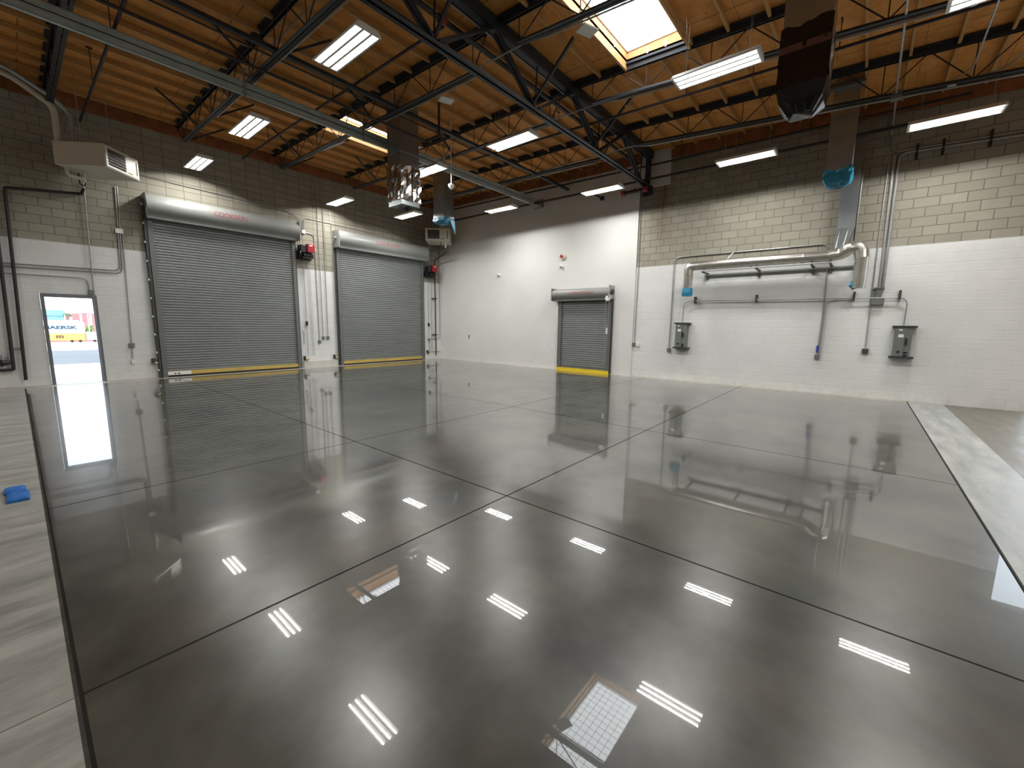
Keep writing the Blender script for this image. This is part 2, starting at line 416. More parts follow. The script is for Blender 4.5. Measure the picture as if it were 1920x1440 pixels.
# skylights
for i, (x0, x1, y0, y1) in enumerate(SK):
    zc = 7.03 if i == 0 else 7.37
    w = empty('window_%d' % (i+1), ((x0+x1)/2, (y0+y1)/2, zc), structure=True)
    zl0, zl1 = Zd(y0)-.14, Zd(y1)-.14
    mb = MB()
    for (a, b_, c_, d_) in ((x0-.04, x1+.04, y0-.04, y0), (x0-.04, x1+.04, y1, y1+.04), (x0-.04, x0, y0, y1), (x1, x1+.04, y0, y1)):
        zz = Zd((c_+d_)/2)-(.14 if b_-a > .5 else .02); mb.box(a, b_, c_, d_, zz, zc)
    build('curb_frame', mb, 'curb_wood', w)
    build('diffuser', MB().box(x0-.03, x1+.03, y0-.03, y1+.03, zc+.05, zc+.08), 'skylight_glow', w)
    mb = MB()
    for k in range(1, 8): yy = y0 + (y1-y0)*k/8; mb.beam((x0, yy, zc), (x1, yy, zc), .006, .006)
    for k in range(1, 16): xx = x0 + (x1-x0)*k/16; mb.beam((xx, y0, zc+.008), (xx, y1, zc+.008), .006, .006)
    build('burglar_grid', mb, 'galvanized', w)
    mb = MB()
    for (a, b_, c_, d_) in ((x0, x1, y0, y0+.02), (x0, x1, y1-.02, y1), (x0, x0+.02, y0, y1), (x1-.02, x1, y0, y1)): mb.box(a, b_, c_, d_, zc-.035, zc+.04)
    build('rim', mb, 'white_plastic', w)
    mb = MB()
    for xx in ((6.6, 7.0, 7.4, 7.8) if i == 0 else (6.5, 7.1, 7.7)): mb.box(xx, xx+.025, y1-.006, y1-.001, Zd(y1)+.02+random.random()*.05, Zd(y1)+.14+random.random()*.04)
    for yy in (y0+.4, y0+.75): mb.box(x1-.006, x1-.001, yy, yy+.03, Zd(yy)+.03, Zd(yy)+.15)
    build('tape_patch', mb, 'label_white', w)

# man door frame
d1 = empty('door_1', (.95, YA, 0), structure=True)
mb = MB(); mb.box(DX0-.05, DX0, YA-.02, YA+.24, 0, DZ+.06); mb.box(DX1, DX1+.05, YA-.02, YA+.24, 0, DZ+.06); mb.box(DX0, DX1, YA-.02, YA+.24, DZ, DZ+.06)
mb.box(DX0, DX0+.015, YA+.07, YA+.17, 0, DZ); mb.box(DX1-.015, DX1, YA+.07, YA+.17, 0, DZ); mb.box(DX0, DX1, YA+.07, YA+.17, DZ-.015, DZ)
build('frame', mb, 'jamb_grey', d1)
mb = MB()
for z in (.25, 1.1, 1.95): mb.box(DX0, DX0+.012, YA+.01, YA+.045, z-.06, z+.06)
build('hinge', mb, 'galvanized', d1)

# ------------------------------------------------------------------ roller doors
def hood_profile(r_, drop, bck):
    # cross section: (distance from wall, z about drum centre)
    pts = [(0, r_)]
    for k in range(13): a = PI/2 - PI*k/12*.78; pts.append((bck-r_+r_*math.cos(a), r_*math.sin(a)))
    e = pts[-1]; pts += [(e[0]-.05, -r_-.0), (e[0]-.05, -r_-.05), (.10, -r_-.05), (.10, -r_), (0, -r_)]
    return pts
def big_door(name, x0, x1, zc, ztop, letters, label, bolts, white_end):
    d = empty(name, ((x0+x1)/2, YA, 0), structure=True); d['label'] = label; d['category'] = 'roller door'
    r_, dep = .29, .50
    prof = [(YA-q[0], zc+q[1]) for q in hood_profile(r_, 0, dep)]
    h = build('hood', MB().prism(prof, 'x', x0+.03, x1-.03), 'hood_grey', d, smooth=True)
    # lettering wrapped on the drum
    vs, fs = text_mb('COOKSON', .13, letters[1]-letters[0])
    mb = MB(); out = []
    for (u, v, w_) in vs:
        a = math.radians(letters[2]) + (v-.065)/r_
        out.append((letters[0]+u, YA-(dep-r_)-(r_+.003+w_)*math.cos(a), zc+(r_+.003+w_)*math.sin(a)))
    mb.add(out, fs); build('lettering', mb, 'red_lettering', h)
    for sx, nm in ((x0, 'left'), (x1, 'right')):
        e = -1 if sx == x0 else 1
        b_ = build('end_bracket', MB().box(sx-.03 if e > 0 else sx, sx if e > 0 else sx+.03, YA-.47, YA, zc-.33, zc+.27), 'guide_dark' if sx == x0 and white_end else 'hood_grey', d)
        build('shaft_end', MB().tube([(sx, YA-.26, zc), (sx+e*.06, YA-.26, zc)], .045, 12), 'galvanized', b_)
    zb = zc - r_ - .05
    # curtain of interlocking flat slats
    prof = []; z = .16
    while z < zb+.15: prof += [(YA-.052, z), (YA-.072, z+.016), (YA-.072, z+.060), (YA-.050, z+.0740)]; z += .0762
    build('curtain', MB().ribbon(prof, 'x', x0+.14, x1-.14), 'door_curtain', d)
    bar = MB().box(x0+.15, x1-.15, YA-.10, YA-.045, .055, .165)
    bo = build('bottom_bar', bar, 'yellow_bar', d, bevel=.006)
    if white_end: build('glare_strip', MB().box(x0+.15, x0+.72, YA-.104, YA-.10, .06, .16), 'label_white', bo); \
        build('warning_mark', MB().box(x0+.32, x0+.36, YA-.107, YA-.104, .085, .115).box(x0+.40, x0+.45, YA-.107, YA-.104, .085, .115), 'lens_dark', bo)  # white strip on the bar is doorway reflection put in as colour
    build('bottom_seal', MB().box(x0+.15, x1-.15, YA-.09, YA-.055, 0.0, .055), 'tire_black', d)
    for sx, e in ((x0, 1), (x1, -1)):
        lo, hi = (sx, sx+.10*e) if e > 0 else (sx+.10*e, sx)
        g = MB().box(lo, hi, YA-.012, YA, 0, zb+.25)                 # wall angle
        a, b_ = sorted((sx+.045*e, sx+.17*e)); g.box(a, b_, YA-.125, YA-.105, 0, zb); g.box(a, b_, YA-.050, YA-.035, 0, zb)
        a, b_ = sorted((sx+.045*e, sx+.06*e)); g.box(a, b_, YA-.125, YA, 0, zb)
        go = build('guide', g, 'door_frame_grey', d)
        if e > 0 and bolts:
            build('wall_angle', MB().box(sx-.01, sx+.045, YA-.125, YA-.0, 0.0, zb+.1), 'guide_dark', go)
            for k in range(9):
                bz = .22 + k*.50
                build('bolt', MB().tube([(sx-.01, YA-.10, bz), (sx-.035, YA-.10, bz)], .03, 8), 'label_white', go)
    return d
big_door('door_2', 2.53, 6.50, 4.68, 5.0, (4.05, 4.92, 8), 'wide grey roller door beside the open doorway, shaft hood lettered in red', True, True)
big_door('door_3', 7.84, 11.94, 4.68, 5.0, (9.34, 10.41, 8), 'wide grey roller door nearest the room corner under the wall heater', False, False)
# small roller door on the lining of the right wall
d = empty('door_4', (XB, 7.47, 0), structure=True); d['label'] = 'small dark grey roller door with bright yellow sill on the white right wall'; d['category'] = 'roller door'
y0, y1, zc, r_, dep = 6.42, 8.55, 2.72, .185, .36
prof = [(XB-q[0], zc+q[1]) for q in hood_profile(r_, 0, dep)]
h = build('hood', MB().prism(prof, 'y', y0+.03, y1+.14), 'hood_grey', d, smooth=True)
vs, fs = text_mb('COOKSON', .095, .94)
mb = MB(); mb.add([(XB-(dep-r_)-(r_+.003+w_)*math.cos((v-.0475)/r_+.12), 7.96-u, zc+(r_+.003+w_)*math.sin((v-.0475)/r_+.12)) for u, v, w_ in vs], fs)
build('lettering', mb, 'red_lettering', h)
build('end_bracket', MB().box(XB-.35, XB, y1+.14, y1+.17, zc-.22, zc+.21), 'door_frame_grey', d)
e2 = build('end_bracket', MB().box(XB-.36, XB, y0-.0, y0+.03, zc-.20, zc+.23), 'galvanized', d)
build('drum_shaft', MB().tube([(XB-.18, y0, zc+.02), (XB-.18, y0-.05, zc+.02)], .09, 14), 'box_brown', e2)
prof = []; z = .17
while z < 2.5: prof += [(XB-.047, z), (XB-.065, z+.014), (XB-.065, z+.060), (XB-.045, z+.0740)]; z += .0762
build('curtain', MB().ribbon(prof, 'y', y0+.13, y1-.12), 'door_curtain', d)
for a, b_ in ((y0, y0+.14), (y1-.14, y1)):
    build('guide', MB().box(XB-.11, XB-.09, a, b_, 0, zc-.2).box(XB-.045, XB, a, b_, 0, zc-.2).box(XB-.11, XB, (a if a == y0 else b_-.015), (a+.015 if a == y0 else b_), 0, zc-.2), 'door_frame_grey', d)
build('bottom_bar', MB().box(XB-.085, XB-.04, y0+.13, y1-.13, .10, .17), 'door_frame_grey', d)
build('sill', MB().box(XB-.14, XB, y0+.03, y1, 0, .10), 'yellow_bright', d)
hw = build('chain_wheel', MB().tube([(XB-.30, y0+.06, 2.52), (XB-.36, y0+.06, 2.52)], .085, 18), 'white_plastic', d, smooth=True)
build('hand_chain', MB().tube(bend([(XB-.33, y0+.13, 2.52), (XB-.25, y0+.14, .42), (XB-.25, y0+.09, .42), (XB-.33, y0+.0, 2.52)], .03), .008, 6), 'galvanized', d)
build('warning_label', MB().box(XB-.116, XB-.112, y0+.12, y0+.19, 1.36, 1.56), 'label_white', d)

# ------------------------------------------------------------------ roof framing
ORD = ['first', 'second', 'third', 'fourth', 'fifth', 'sixth', 'seventh', 'eighth', 'ninth', 'tenth', 'eleventh', 'twelfth', 'thirteenth',
       'fourteenth', 'fifteenth', 'sixteenth', 'seventeenth', 'eighteenth', 'nineteenth', 'twentieth']
def joist(x, y0, y1, label, y_end_top0, y_end_top1):
    j_ = empty('roof_joist', (x, (y0+y1)/2, Zb((y0+y1)/2)), label, 'roof joist')
    zt = lambda y: Zd(y)-.01
    mb = MB()
    A, B = (x, y_end_top0, zt(y_end_top0)-.02), (x, y_end_top1, zt(y_end_top1)-.02); mb.beam(A, B, .17, .04)
    for s_ in (-.03, .03): mb.beam((x+s_, A[1], A[2]-.06), (x+s_, B[1], B[2]-.06), .012, .09)
    build('top_chord', mb, 'steel_dark', j_)
    mb = MB(); A, B = (x, y0, Zb(y0)+.005), (x, y1, Zb(y1)+.005)
    for s_ in (-1, 1):
        mb.beam((x+s_*.036, A[1], A[2]), (x+s_*.036, B[1], B[2]), .055, .009); mb.beam((x+s_*.014, A[1], A[2]+.028), (x+s_*.014, B[1], B[2]+.028), .008, .055)
    build('bottom_chord', mb, 'steel_dark', j_)
    # end diagonals up to the bearing seats
    for yb, yt in ((y0, y_end_top0), (y1, y_end_top1)):
        if abs(yb-yt) < 1.2: build('end_web', MB().tube([(x, yb, Zb(yb)+.03), (x, yt, zt(yt)-.08)], .014, 6), 'steel_web', j_)
    n = max(2, round((y1-y0)/1.22)); st = (y1-y0)/n; node = [y0+i*st for i in range(n+1)]
    for i, yb in enumerate(node):
        zb_ = Zb(yb)+.03
        for dy in (-st/2, 0, st/2):
            yt = yb+dy
            if yt < y_end_top0-.01 or yt > y_end_top1+.01: continue
            if not in_view([(x, yb, zb_), (x, yt, zt(yt))]): continue
            build('web_bar', MB().tube([(x, yb, zb_), (x, yt, zt(yt)-.09)], .011 if dy else .009, 6), 'steel_web', j_)
    return j_
names = ['left edge of the photo', 'second from the left wall heater', 'third from the left wall heater', 'fourth from the left wall heater', 'last before the white right wall']
fl = ['dark steel roof joist ending above the left wall heater', 'dark steel roof joist ending above the wide roller door by the doorway',
      'dark steel roof joist ending above the pier side of that roller door, crossing the far skylight',
      'dark steel roof joist passing behind the hanging duct, ending above the corner roller door',
      'dark steel roof joist nearest the white lined right wall, beyond the girder']
fl[2] = 'dark steel roof joist crossing the far skylight and ending between the wide roller doors'
for x, lb in zip(JX, fl): joist(x, 6.0, 14.62, lb, 5.62, YA-.08)
nl = {5.93: 'dark steel roof joist crossing the near skylight on its camera side', 8.41: 'dark steel roof joist along the far end of the near skylight', 10.95: 'dark steel roof joist nearest the bare block wall, carrying conduit boxes'}
for x, lb in nl.items(): joist(x, -3.4, 4.9, lb, -4.0, 5.30)

# girder
g = empty('roof_girder', (4.5, YG, 5.86), 'deep dark steel truss girder crossing the roof and bearing on the right wall', 'girder')
gx0, gx1 = -3.0, 12.93
mb = MB(); mb.box(gx0, gx1, 5.33, 5.52, 6.80, 6.86); mb.box(gx0, gx1, 5.33, 5.345, 6.66, 6.80); mb.box(gx0, gx1, 5.505, 5.52, 6.66, 6.80); mb.box(gx0, gx1, 5.36, 5.49, 6.66, 6.68)
build('top_chord', mb, 'steel_dark', g)
mb = MB()
for s_ in (-1, 1):
    a, b_ = sorted((YG+s_*.012, YG+s_*.095)); mb.box(gx0, gx1+.02, a, b_, 5.86, 5.874)
    a, b_ = sorted((YG+s_*.012, YG+s_*.024)); mb.box(gx0, gx1+.02, a, b_, 5.86, 5.95)
build('bottom_chord', mb, 'steel_dark', g)
nodes = [4.57+2.575*k for k in range(-2, 4)]
for xb in nodes:
    for e in (-1, 1):
        xt = xb+e*1.2875
        if xt > 12.95: continue
        mb = MB()
        for s_ in (-1, 1): mb.beam((xb+e*.06, YG+s_*.04, 5.92), (xt-e*.06, YG-.03+s_*.04, 6.68), .05, .05)
        build('diagonal', mb, 'steel_dark', g)
    build('hanger', MB().tube([(xb, YG, 5.9), (xb, YG-.03, 6.68)], .016, 6), 'steel_web', g)
build('end_post', MB().box(12.80, 12.93, YG-.06, YG+.06, 5.95, 6.68), 'steel_dark', g)
build('bearing_plate', MB().box(12.86, 12.955, YG-.14, YG+.14, 5.60, 5.86), 'steel_dark', g)
# kicker braces from girder bottom chord to the joists
mb = MB()
for k, x in enumerate(JX[1:4]):
    build('kicker_brace', MB().beam((x+1.1, YG, 5.93), (x+1.0, YG-1.0, Zd(YG-1)-.12), .045, .045), 'steel_dark', g)

for x in JX[1:4]:
    for yy, e in ((14.2, 1), (12.0, 1), (8.12, 1), (13.0, -1), (9.2, -1)):
        build('bridging_brace', MB().beam((x+e*.09, yy, Zb(yy)+.01), (x+e*.85, yy-.05, Zd(yy)-.12), .035, .035), 'steel_dark',
              label='short angle brace on the joist %s, %s' % ({3.46: 'above the doorway roller door', 5.93: 'crossing the far skylight', 8.41: 'behind the hanging duct'}[x],
              {14.2: 'nearest the back wall', 12.0: 'middle one on its right', 8.12: 'farthest from the wall', 13.0: 'left side near the wall', 9.2: 'left side by the strut'}[yy]), cat='brace')
# wooden purlins between the joists
bays = [(-1.40, 1.0, 'bay left of the heater joist'), (1.0, 3.46, 'bay over the heater'), (3.46, 5.93, 'bay between heater and skylights'), (5.93, 8.41, 'skylight bay'),
        (8.41, 10.95, 'bay beside the skylights'), (10.95, 12.90, 'bay along the right wall')]
proto = {}
for bi, (xa, xb, bn) in enumerate(bays):
    for side in (0, 1):
        cnt = 0
        ysl = [14.98-.6*k for k in range(16)] if side == 0 else [4.70-.61*k for k in range(14)]
        for yy in ysl:
            if any(s[0] < (xa+xb)/2 < s[1] and s[2]-.06 < yy < s[3]+.06 for s in SK): continue
            x0, x1 = xa+.04, xb-.04; z1 = Zd(yy)
            if not in_view([(x0, yy, z1), (x1, yy, z1), ((x0+x1)/2, yy, z1)], 1.0): continue
            key = (round(x1-x0, 3))
            L = x1-x0
            if key not in proto:
                o = build('wood_purlin', MB().box(0, L, -.022, .022, -.105, -.004), 'purlin_wood')
                proto[key] = o
            else:
                o = proto[key].copy(); COL.objects.link(o)
            o.location = (x0+L/2, yy, z1-.105)
            tag(o, ('wooden purlin, %s from the back wall, %s' if side == 0 else 'wooden purlin, %s on the near side of the girder, %s') % (ORD[cnt], bn), 'purlin',
                'wooden purlins under the plywood roof deck')
            cnt += 1

# ------------------------------------------------------------------ hanging strut, rods and pipes
def cond(name, label, pts, r=.013, mat='conduit', b=.12, cat='conduit', group=None, n=8):
    return build(name, MB().tube(bend(pts, b), r, n), mat, smooth=True, label=label, cat=cat, group=group)
st = empty('strut_channel', (5, 9.58, 5.97), 'long galvanized double strut channel running along the room under the joists', 'strut channel')
mb = MB()
for zz in (5.945, 6.065):
    mb.box(-4, 12.55, 9.55, 9.555, zz, zz+.113); mb.box(-4, 12.55, 9.55, 9.63, zz, zz+.006); mb.box(-4, 12.55, 9.55, 9.63, zz+.107, zz+.113); mb.box(-4, 12.55, 9.625, 9.63, zz, zz+.113)
    mb.box(-4, 12.55, 9.540, 9.55, zz+.030, zz+.040); mb.box(-4, 12.55, 9.540, 9.55, zz+.075, zz+.083)
build('channel', mb, 'strut_galv', st)
for x in (.30, 3.30, 5.8, 8.3, 10.95):
    mb = MB().box(x-.02, x+.02, 9.525, 9.54, 5.90, 6.40); mb.box(x-.012, x+.012, 9.54, 9.66, 6.17, 6.19)
    build('hanger_bracket', mb, 'galvanized', st)
build('wall_bracket', MB().box(12.50, 12.92, 9.45, 9.75, 5.935, 5.945).box(12.88, 12.92, 9.40, 9.80, 5.9, 6.2), 'galvanized', st)
build('bridging_bar', MB().beam((-4, 8.62, 6.34), (9.0, 8.62, 6.34), .02, .02), 'steel_dark', label='thin dark bridging rod, farther of the close pair across the joists', cat='rod')
build('bridging_bar', MB().box(-4, 12.88, 8.28, 8.37, 6.275, 6.283).box(-4, 12.88, 8.28, 8.288, 6.283, 6.34), 'steel_dark', label='dark angle bar crossing all joists and ending at the white right wall', cat='bar')
cond('sprinkler_pipe', 'dark pipe crossing the joists before the strut, ending in a riser by the central duct', [(-4, 8.70, 6.075), (6.98, 8.70, 6.075), (6.98, 8.20, 6.075), (6.98, 8.20, 6.80)], .028, 'sprinkler_pipe', .04, 'sprinkler pipe')

def hangers(parent, pts, z_to):
    for (x, y, z) in pts:
        build('hanger', MB().tube([(x, y, z-.01), (x, y, z_to(y))], .008, 6).box(x-.05, x+.05, y-.012, y+.012, z_to(y)-.03, z_to(y)), 'sprinkler_pipe', parent)
def branch(label, x, za, zbb, y0, y1, r, hang=(), heads=()):
    o = empty('sprinkler_pipe', (x, (y0+y1)/2, (za+zbb)/2), label, 'sprinkler pipe')
    f = lambda y: za + (zbb-za)*(y-y0)/(y1-y0)
    build('pipe', MB().tube([(x, y0, za), (x, y1, zbb)], r, 10), 'sprinkler_pipe', o, smooth=True)
    hangers(o, [(x, y, f(y)) for y in hang], lambda y: Zd(y)-.03)
    for y in heads: build('sprinkler_head', MB().tube([(x, y, f(y)), (x, y, f(y)+.14), (x, y, f(y)+.15), (x, y, f(y)+.155)], [.018, .014, .035, .035], 8), 'brass', o)
    return o
branch('dark sprinkler branch pipe farthest left, above the left wall heater', 1.50, 6.15, 6.33, 5.8, 14.9, .026, (7.5, 9.9, 12.3), (9.0, 12.0))
branch('dark sprinkler branch pipe between the skylight joist and the joist to its left', 4.95, 6.39, 6.51, 5.7, 14.9, .026, (6.3, 9.3, 12.9), (8.0, 11.0, 14.0))
branch('dark sprinkler branch pipe passing through the girder beside the skylights', 9.20, 6.10, 6.44, -2.6, 9.4, .026, (.75, 3.2, 6.3), (2.0, 4.5, 7.8))
branch('dark sprinkler pipe along the right wall, upper of the two', 12.58, 6.25, 6.49, -1.2, 14.6, .026, (1.4, 4.4, 6.9, 9.3, 12.3), (3.0, 8.0, 11.0))
branch('dark sprinkler pipe along the right wall, lower of the two', 12.64, 5.93, 6.06, -1.2, 14.4, .030, (), ())
o = empty('sprinkler_pipe', (4, 5.62, 6.42), 'dark sprinkler cross main running beside the girder', 'sprinkler pipe')
build('pipe', MB().tube([(-3, 5.62, 6.44), (12.4, 5.62, 6.40)], .045, 12), 'sprinkler_pipe', o, smooth=True)
build('red_coupling', MB().tube([(4.80, 5.62, 6.42), (4.93, 5.62, 6.42)], .07, 12), 'red_coupling', o)
build('red_coupling', MB().tube([(1.45, 5.62, 6.43), (1.57, 5.62, 6.43)], .07, 12), 'red_coupling', o)
o = empty('pipe_stub', (12.6, 5.75, 5.75), 'dark pipe stub with a red cap at each end under the girder bearing', 'pipe')
build('pipe', MB().tube([(12.62, 6.12, 5.72), (12.62, 5.42, 5.72)], .05, 12), 'sprinkler_pipe', o, smooth=True)
for y in (6.12, 5.42): build('red_cap', MB().tube([(12.62, y-.05, 5.72), (12.62, y+.05, 5.72), (12.62, y+.06, 5.72)], [.085, .085, .05], 14), 'red_coupling', o, smooth=True)
build('support_strap', MB().box(12.60, 12.92, 5.74, 5.78, 5.77, 5.79), 'steel_dark', o)
build('wall_bracket', MB().box(12.30, 12.92, 6.98, 7.03, 5.78, 5.82).box(12.88, 12.92, 6.94, 7.07, 5.74, 5.86), 'steel_dark', label='short dark steel bracket arm standing out high on the white right wall', cat='bracket')

# conduits fixed along the joist bottom chords
def along(label, x, y0, y1, dz=-.02, jog=None, r=.012, dx=.07):
    ys_ = [y0, (y0+y1)/2, y1]
    pts = [(x+dx, y, Zb(y)+dz) for y in ys_]
    if jog: pts = [(x+dx, y0, Zb(y0)+dz), (x+dx, jog, Zb(jog)+dz), (x+dx+.02, jog+.35, Zb(jog)+dz+.10), (x+dx+.02, y1, Zb(y1)+dz+.13)]
    return cond('conduit', label, pts, r, 'conduit', .15)
along('thin grey conduit under the joist above the wide roller door by the doorway', 3.46, 6.0, 12.0)
along('thin grey conduit under the joist that crosses the far skylight', 5.93, 6.0, 10.2)
along('thin grey conduit under the joist nearest the white lined wall', 10.95, 6.2, 14.3, -.018, None, .016)
along('thin grey conduit under the joist nearest the bare block wall, kinked at the girder', 10.95, -2.5, 8.2, -.02, 4.75, .017)
along('thin grey conduit under the joist at the near skylight end, kinked at the girder', 8.41, -2.5, 7.6, -.02, 4.3, .014)
along('thin grey conduit under the joist crossing the near skylight, kinked at the girder', 5.93, 2.4, 7.2, -.02, 4.35, .013)
cond('conduit', 'thin grey conduit strapped along the underside of the girder top chord', [(-2.5, 5.53, 6.65), (12.7, 5.53, 6.65)], .012)
cond('conduit', 'thin grey conduit high through the webs of the joist by the doorway roller door', [(3.56, 6.4, 6.60), (3.56, 12.2, 6.70)], .011)
# two white flat plates clipped under the skylight joist
for (x, y, lb) in ((6.16, 7.0, 'white flat rectangular plate clipped under the joist near the hanging duct'), (6.16, 3.72, 'white flat rectangular plate clipped under the joist beside the near skylight')):
    z = Zb(y)-.06
    o = build('ceiling_plate', MB().obox((x, y, z), (.13, -.05, .0), (.04, .10, .0), (0, 0, .012)).tube([(x-.1, y, z), (x-.17, y, z+.07)], .012, 6), 'white_plastic', label=lb, cat='sensor plate')

# ------------------------------------------------------------------ light fixtures
TUBE_LIGHT = bpy.data.lights.new('tube_light', 'AREA'); TUBE_LIGHT.shape = 'RECTANGLE'; TUBE_LIGHT.size = 1.15; TUBE_LIGHT.size_y = .020
TUBE_LIGHT.energy = 29; TUBE_LIGHT.color = (1.0, .985, .94)
def fixture_proto():
    f = empty('light_fixture', (0, 0, 0))
    L, W = .62, .20
    mb = MB(); prof = [(-W, 0), (-W, .012), (-.15, .075), (.15, .075), (W, .012), (W, 0), (W-.006, 0), (W-.006, .009), (.146, .068), (-.146, .068), (-W+.006, .009), (-W+.006, 0)]
    mb.prism(prof, 'y', -L, L)
    for e in (-1, 1):
        a, b_ = sorted((e*L, e*(L-.006))); mb.prism([(-W, 0), (W, 0), (W, .012), (.15, .075), (-.15, .075), (-W, .012)], 'y', a, b_)
    build('housing', mb, 'white_plastic', f, local=True)
    mb = MB()
    for k in (-1, 0, 1):
        c_ = k*.128; mb.ribbon([(c_-.046, .003), (c_-.030, .046), (c_+.030, .046), (c_+.046, .003)], 'y', -L+.03, L-.03)
    build('reflector', mb, 'reflector_metal', f, local=True)
    mb = MB()
    for a_, b_ in ((-W+.006, -.174), (-.082, -.046), (.046, .082), (.174, W-.006)): mb.box(a_, b_, -L+.006, L-.006, .002, .005)
    for e in (-1, 1):
        a_, b_ = sorted((e*(L-.006), e*(L-.034))); mb.box(-W+.006, W-.006, a_, b_, .0, .03)
    build('louver_plate', mb, 'white_plastic', f, local=True)
    for k in (-1, 0, 1): build('tube', MB().tube([(k*.128, -L+.045, .030), (k*.128, L-.045, .030)], .014, 8), 'tube_glow', f, local=True, smooth=True)
    for k in (-1, 0, 1):
        o = bpy.data.objects.new('tube_light', TUBE_LIGHT); COL.objects.link(o); o.parent = f; o.location = (k*.128, 0, .0145); o.rotation_euler.z = PI/2
    for e in (-1, 1):
        build('hanger_wire', MB().tube([(0, e*.45, .075), (-.10, e*.47, 1.0)], .0025, 5).tube([(0, e*.45, .075), (.10, e*.47, 1.0)], .0025, 5), 'conduit', f, local=True)
    return f
FX = [((3.50, 6.17, 5.55), 'nearest bright tube light fixture, between the galvanized strut and the girder at left'),
      ((3.45, 9.92, 5.50), 'bright tube light fixture just under the strut, between heater and far skylight'),
      ((3.60, 14.05, 5.78), 'bright tube light fixture close to the back wall above the doorway roller door'),
      ((7.58, 14.12, 5.70), 'bright tube light fixture close to the back wall above the pier between roller doors'),
      ((9.64, 13.10, 5.51), 'bright tube light fixture below the hanging duct, above the corner roller door'),
      ((7.56, 9.38, 5.67), 'bright tube light fixture partly hidden behind the central hanging duct'),
      ((7.56, 6.40, 5.66), 'bright tube light fixture hanging just past the girder in the middle of the room'),
      ((11.20, 9.96, 5.55), 'bright tube light fixture close to the white right wall, farther of the two there'),
      ((11.42, 6.22, 5.53), 'bright tube light fixture close to the white right wall, by the girder end'),
      ((7.40, 2.14, 5.56), 'bright tube light fixture hanging just under the near skylight end'),
      ((11.37, 2.48, 5.52), 'bright tube light fixture in front of the bare block wall, left of the tall duct'),
      ((11.36, -.90, 5.42), 'bright tube light fixture in front of the bare block wall, right of the tall duct'),
      ((7.62, -1.02, 5.50), 'bright tube light fixture cut by the top right edge of the photo')]
FX_ADDED = [(-.6, -2.0, 5.4), (7.5, -4.6, 5.3), (3.5, -4.6, 5.3), (-3.5, 9.5, 5.6)]  # added fixtures out of view, chosen to balance the room's brightness
P0 = None
for i, (loc, lb) in enumerate(FX):
    f = P0 if P0 else fixture_proto(); 
    if P0: f = dup(P0)
    else: P0 = f
    f.location = loc; tag(f, lb, 'light fixture', 'suspended tube light fixtures')
for k, loc in enumerate(FX_ADDED):
    f = dup(P0); f.location = loc; tag(f, 'added bright tube light fixture hanging out of view', 'light fixture', 'added tube light fixtures out of view')

# ------------------------------------------------------------------ unit heaters
def heater(loc, rz, label, extra):
    h = empty('unit_heater', loc, label, 'heater', 'ceiling unit heaters', rz=rz)
    W, D, H = .50, .52, .50      # local: face towards -y, centre bottom at origin
    build('cabinet', MB().box(-W, W, -D, D, 0, H), 'white_enamel', h, local=True, bevel=.012)
    fr = build('face_panel', MB().box(-W+.02, W-.02, -D-.012, -D, .02, H-.02), 'white_enamel', h, local=True, bevel=.006)
    build('louver_opening', MB().box(-W+.09, .08, -D-.016, -D-.012, .07, H-.07), 'louver_dark', fr, local=True)
    mb = MB()
    for k in range(6): z = .10 + k*.06; mb.obox((-.165, -D-.03, z), (.24, 0, 0), (0, .010, .003), (0, -.0006, .002))
    build('louver', mb, 'white_enamel', fr, local=True, label='row of tilted horizontal louver blades')
    build('side_slot', MB().box(W-.10, W-.07, -D-.016, -D-.012, .10, H-.10), 'louver_dark', fr, local=True)
    build('nameplate', MB().box(.14, .27, -D-.015, -D-.012, .07, .09), 'guide_dark', fr, local=True)
    for xx in (-.4, .4): build('hanger_rod', MB().tube([(xx, 0, H), (xx, 0, 7.0-loc[2])], .008, 6), 'galvanized', h, local=True)
    for pts, r_, m in extra: build('drain_pipe' if m != 'pipe_black' else 'gas_pipe', MB().tube(bend(pts, .08), r_, 10), m, h, local=True, smooth=True)
    return h
a45 = math.atan2(.68, .73)   # turned into the room
cx, cyy = 1.66, 14.20
heater((1.66, 14.20, 5.05), PI/4+.02, 'white unit heater hung at the upper left over the doorway, slatted face turned right', [
    ([(-.30, .45, .0), (-.30, .45, -.16), (-.05, .30, -.17), (-.05, .30, -.02)], .035, 'white_enamel'), ([(.02, .36, 0), (.02, .36, -.22)], .03, 'white_plastic'), ([(-.12, .36, -.05), (-.12, .36, -.30), (.02, .36, -.30), (.02, .36, -.22)], .014, 'pipe_black')])
heater((12.07, 14.27, 5.06), -PI/4-.03, 'white unit heater hung in the far room corner, slatted face towards the camera', [
    ([(.30, -.30, 0), (.30, -.30, -.24)], .035, 'white_plastic'), ([(.10, -.30, 0), (.10, -.30, -.33), (.30, -.30, -.33)], .014, 'pipe_black'), ([(.30, -.30, -.24), (.30, -.30, -.44)], .018, 'pipe_black')])
o = empty('flue_pipe', (1.02, 14.45, 5.57), 'white flue pipe rising from the left heater then slanting up to the roof edge', 'flue pipe')
build('riser', MB().tube(bend([(1.06, 14.45, 5.56), (1.06, 14.45, 6.36), (.45, 14.45, 6.76), (-.6, 14.45, 6.84)], .16), .062, 14), 'white_enamel', o, smooth=True)
o = empty('flue_pipe', (.9, 14.3, 6.4), 'grey galvanized flue pipe beside the white one above the left heater', 'flue pipe')
build('riser', MB().tube(bend([(1.30, 14.45, 5.56), (1.30, 14.45, 6.30), (1.06, 14.38, 6.52), (.42, 14.30, 6.84), (.20, 14.30, 6.84)], .14), .05, 14), 'galvanized', o, smooth=True)
